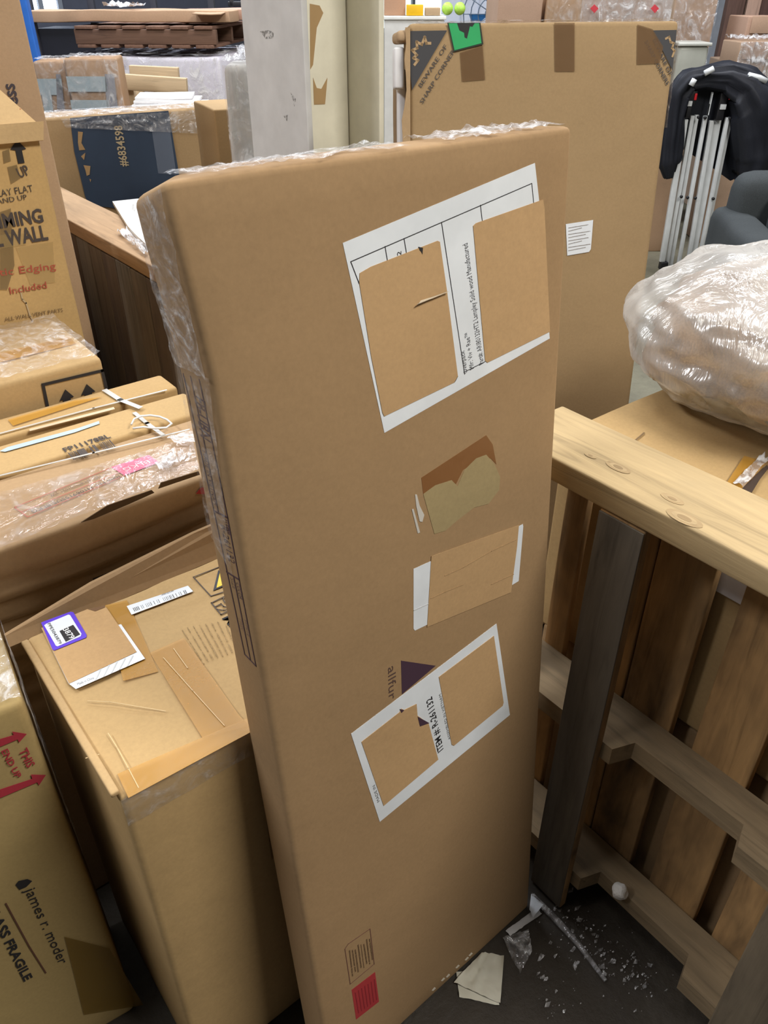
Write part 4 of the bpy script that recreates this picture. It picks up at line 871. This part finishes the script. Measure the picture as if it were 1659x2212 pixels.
path = [(1447, 385, .03), (1446, 350, .065), (1450, 300, .065), (1458, 250, .06), (1468, 205, .06), (1490, 176, .065), (1525, 168, .06), (1570, 166, .075), (1608, 185, .10), (1628, 225, .13), (1636, 280, .15), (1636, 335, .15), (1628, 380, .12), (1600, 402, .05)]
V = []; Fc = []; sg = 40; fine = []
for i in range(len(path) - 1):
    for k in range(6): u = k / 6; fine.append(tuple(path[i][j] * (1 - u) + path[i + 1][j] * u for j in range(3)))
fine.append(path[-1])
P3 = [gp(x, y, .02) for x, y, _ in fine]
for i, p in enumerate(P3):
    tg = (P3[min(i + 1, len(P3) - 1)] - P3[max(i - 1, 0)]).normalized(); a = Vector((0, 1, 0)); b = tg.cross(a).normalized()
    for k in range(sg):
        an = 2 * math.pi * k / sg; rd = fine[i][2] * (1 + .36 * mnoise.noise(Vector((math.cos(an) * 2.2, math.sin(an) * 2.2, i * .05))) + .26 * mnoise.noise(Vector((math.cos(an) * 6, math.sin(an) * 6, i * .09))) + .10 * mnoise.noise(Vector((math.cos(an) * 14, math.sin(an) * 14, i * .06))))
        V.append(p + a * math.cos(an) * rd * 1.1 + b * math.sin(an) * rd)
for i in range(len(P3) - 1):
    for k in range(sg): k2 = (k + 1) % sg; Fc.append([i * sg + k, i * sg + k2, (i + 1) * sg + k2, (i + 1) * sg + k])
Fc += [list(range(sg))[::-1], [(len(P3) - 1) * sg + k for k in range(sg)]]
mesh_obj('fabric_cover', V, Fc, FB, gz, True)
V = [gp(*g8(x, y), .06) for x, y in ((840, 200), (1200, 200), (1330, 700), (1150, 780), (1040, 700), (820, 560))]; Vv, Fc = prism(V, Vector((0, 1, 0)), .02); mesh_obj('fabric_back', Vv, Fc, FB, gz)
for pl in (((1484, 182), (1492, 168)), ((1513, 156), (1532, 146)), ((1606, 160), (1630, 166), (1644, 173))):
    tube('white_piping', [gp(x, y, -.07) for x, y in pl], .016, wm, gz, 8)

# ================================================================== ARMCHAIR
ac0 = atd(1610, 560, 3.7); ac = thing('armchair', 'dark grey upholstered armchair behind the plastic-wrapped bundle', 'armchair', (ac0.x, ac0.y, 0), (0, 0, -YAW + R(-6)))
GREY = fabric((.055, .062, .066))
zt_ = atd(1620, 470, 3.7).z
def cush(name, org, size, r, seed): return rbox(name, size, GREY, ac, org, r=r, cell=.05, amp=.012, seed=seed)
cush('arm', (.0, .0, .06), (.20, .75, zt_ - .16), .07, 1); cush('backrest', (.06, .52, .10), (.85, .22, zt_ - .02), .09, 2); cush('back_cushion', (.21, .30, .44), (.56, .22, zt_ - .38), .09, 3)
cush('seat', (.21, .02, .14), (.56, .50, .28), .06, 4); cush('arm', (.77, .0, .06), (.18, .75, zt_ - .16), .07, 5)
for x in (.05, .84):
    for y in (.06, .62): tube('foot', [(x, y, 0), (x, y, .07)], .02, plain((.03, .02, .015), .5), ac)

# ================================================================== FLOOR LITTER
def crumple(name, px, mat, z=.002, hgt=.01, nu=10, nv=10, seed=0):
    o = _sheet([at(x, y, 2, 0.0) for x, y in px], UZ, nu, nv, hgt, mat, seed, name, None, z); return o
WPAP = plain((.66, .64, .54), .7)
tag(crumple('folded_paper', ((1040, 2060), (1088, 2068), (1080, 2172), (980, 2125)), WPAP, .004, .012, 12, 12, 301), 'creased cream paper lying on the floor by the tall box', 'paper')
tag(crumple('folded_paper', ((985, 2100), (1070, 2100), (1078, 2174), (992, 2155)), WPAP, .001, .006, 10, 8, 302), 'lower cream sheet sticking out under the creased paper', 'paper')
tag(crumple('plastic_scrap', ((1085, 2030), (1140, 2012), (1148, 2060), (1122, 2108)), film(.3, 30.), .003, .02, 12, 12, 303), 'clear plastic scrap on the floor beside the cream paper', 'film')
tag(crumple('paper_strip', ((1092, 2012), (1160, 1962), (1170, 1976), (1102, 2024)), plain((.68, .68, .70), .5), .002, .006, 14, 4, 304), 'white paper strip sticking out under the foot of the tall box', 'paper')
tag(crumple('paper_corner', ((1146, 1938), (1172, 1962), (1150, 1990), (1142, 1972)), plain((.70, .74, .80), .5), .012, .006, 5, 5, 305), 'bluish white paper corner at the foot of the tall box', 'paper')
sp = [at(x, y, 2, .008) for x, y in ((1150, 1935), (1200, 1985), (1250, 2040), (1308, 2118))]
tag(tube('plastic_tube', sp, [.006, .007, .006, .004], film(.30, 30.), None, 8), 'thin rolled clear plastic strip along the floor by the pallet', 'film')
rr = random.Random(77); V = []; Fc = []
for k in range(240):
    u = rr.random(); x = 1185 + u * 235 + rr.gauss(0, 20); y = 1960 + u * 170 + rr.gauss(0, 22)
    if k > 170: x = 1060 + rr.random() * 330; y = 2000 + rr.random() * 200
    if x < 1150: x += 100
    c = at(x, y, 2, .002 + rr.random() * .010); s_ = .0009 + .006 * rr.random() ** 5; an = rr.random() * 6.3; n0 = len(V)
    for j in range(4):
        a = an + j * 1.57 + rr.random() * .6; V.append(c + Vector((math.cos(a) * s_ * (.6 + 2 * rr.random()), math.sin(a) * s_ * (.4 + rr.random()), rr.random() * s_ * .6)))
    Fc += [[n0, n0 + 1, n0 + 2], [n0, n0 + 2, n0 + 3]]
db = mesh_obj('film_shreds', V, Fc, film(.40, 60.)); db['kind'] = 'stuff'; tag(db, 'scatter of torn clear film shreds on the dark floor by the pallet', 'litter')
bm = bmesh.new(); bmesh.ops.create_icosphere(bm, subdivisions=3, radius=.015)
for v in bm.verts: v.co *= 1 + .25 * mnoise.noise(v.co * 90); v.co.z *= 1.25
me = bpy.data.meshes.new('foam_lump'); bm.to_mesh(me); bm.free(); me.materials.append(plain((.75, .73, .70), .8, 0.0, .3)); fl = bpy.data.objects.new('foam_lump', me); COL.objects.link(fl)
p = at(1337, 1935, 2, .117); fl.location = (p.x, p.y, .132); tag(fl, 'small white crumpled lump resting on the lower pallet stringer', 'foam')
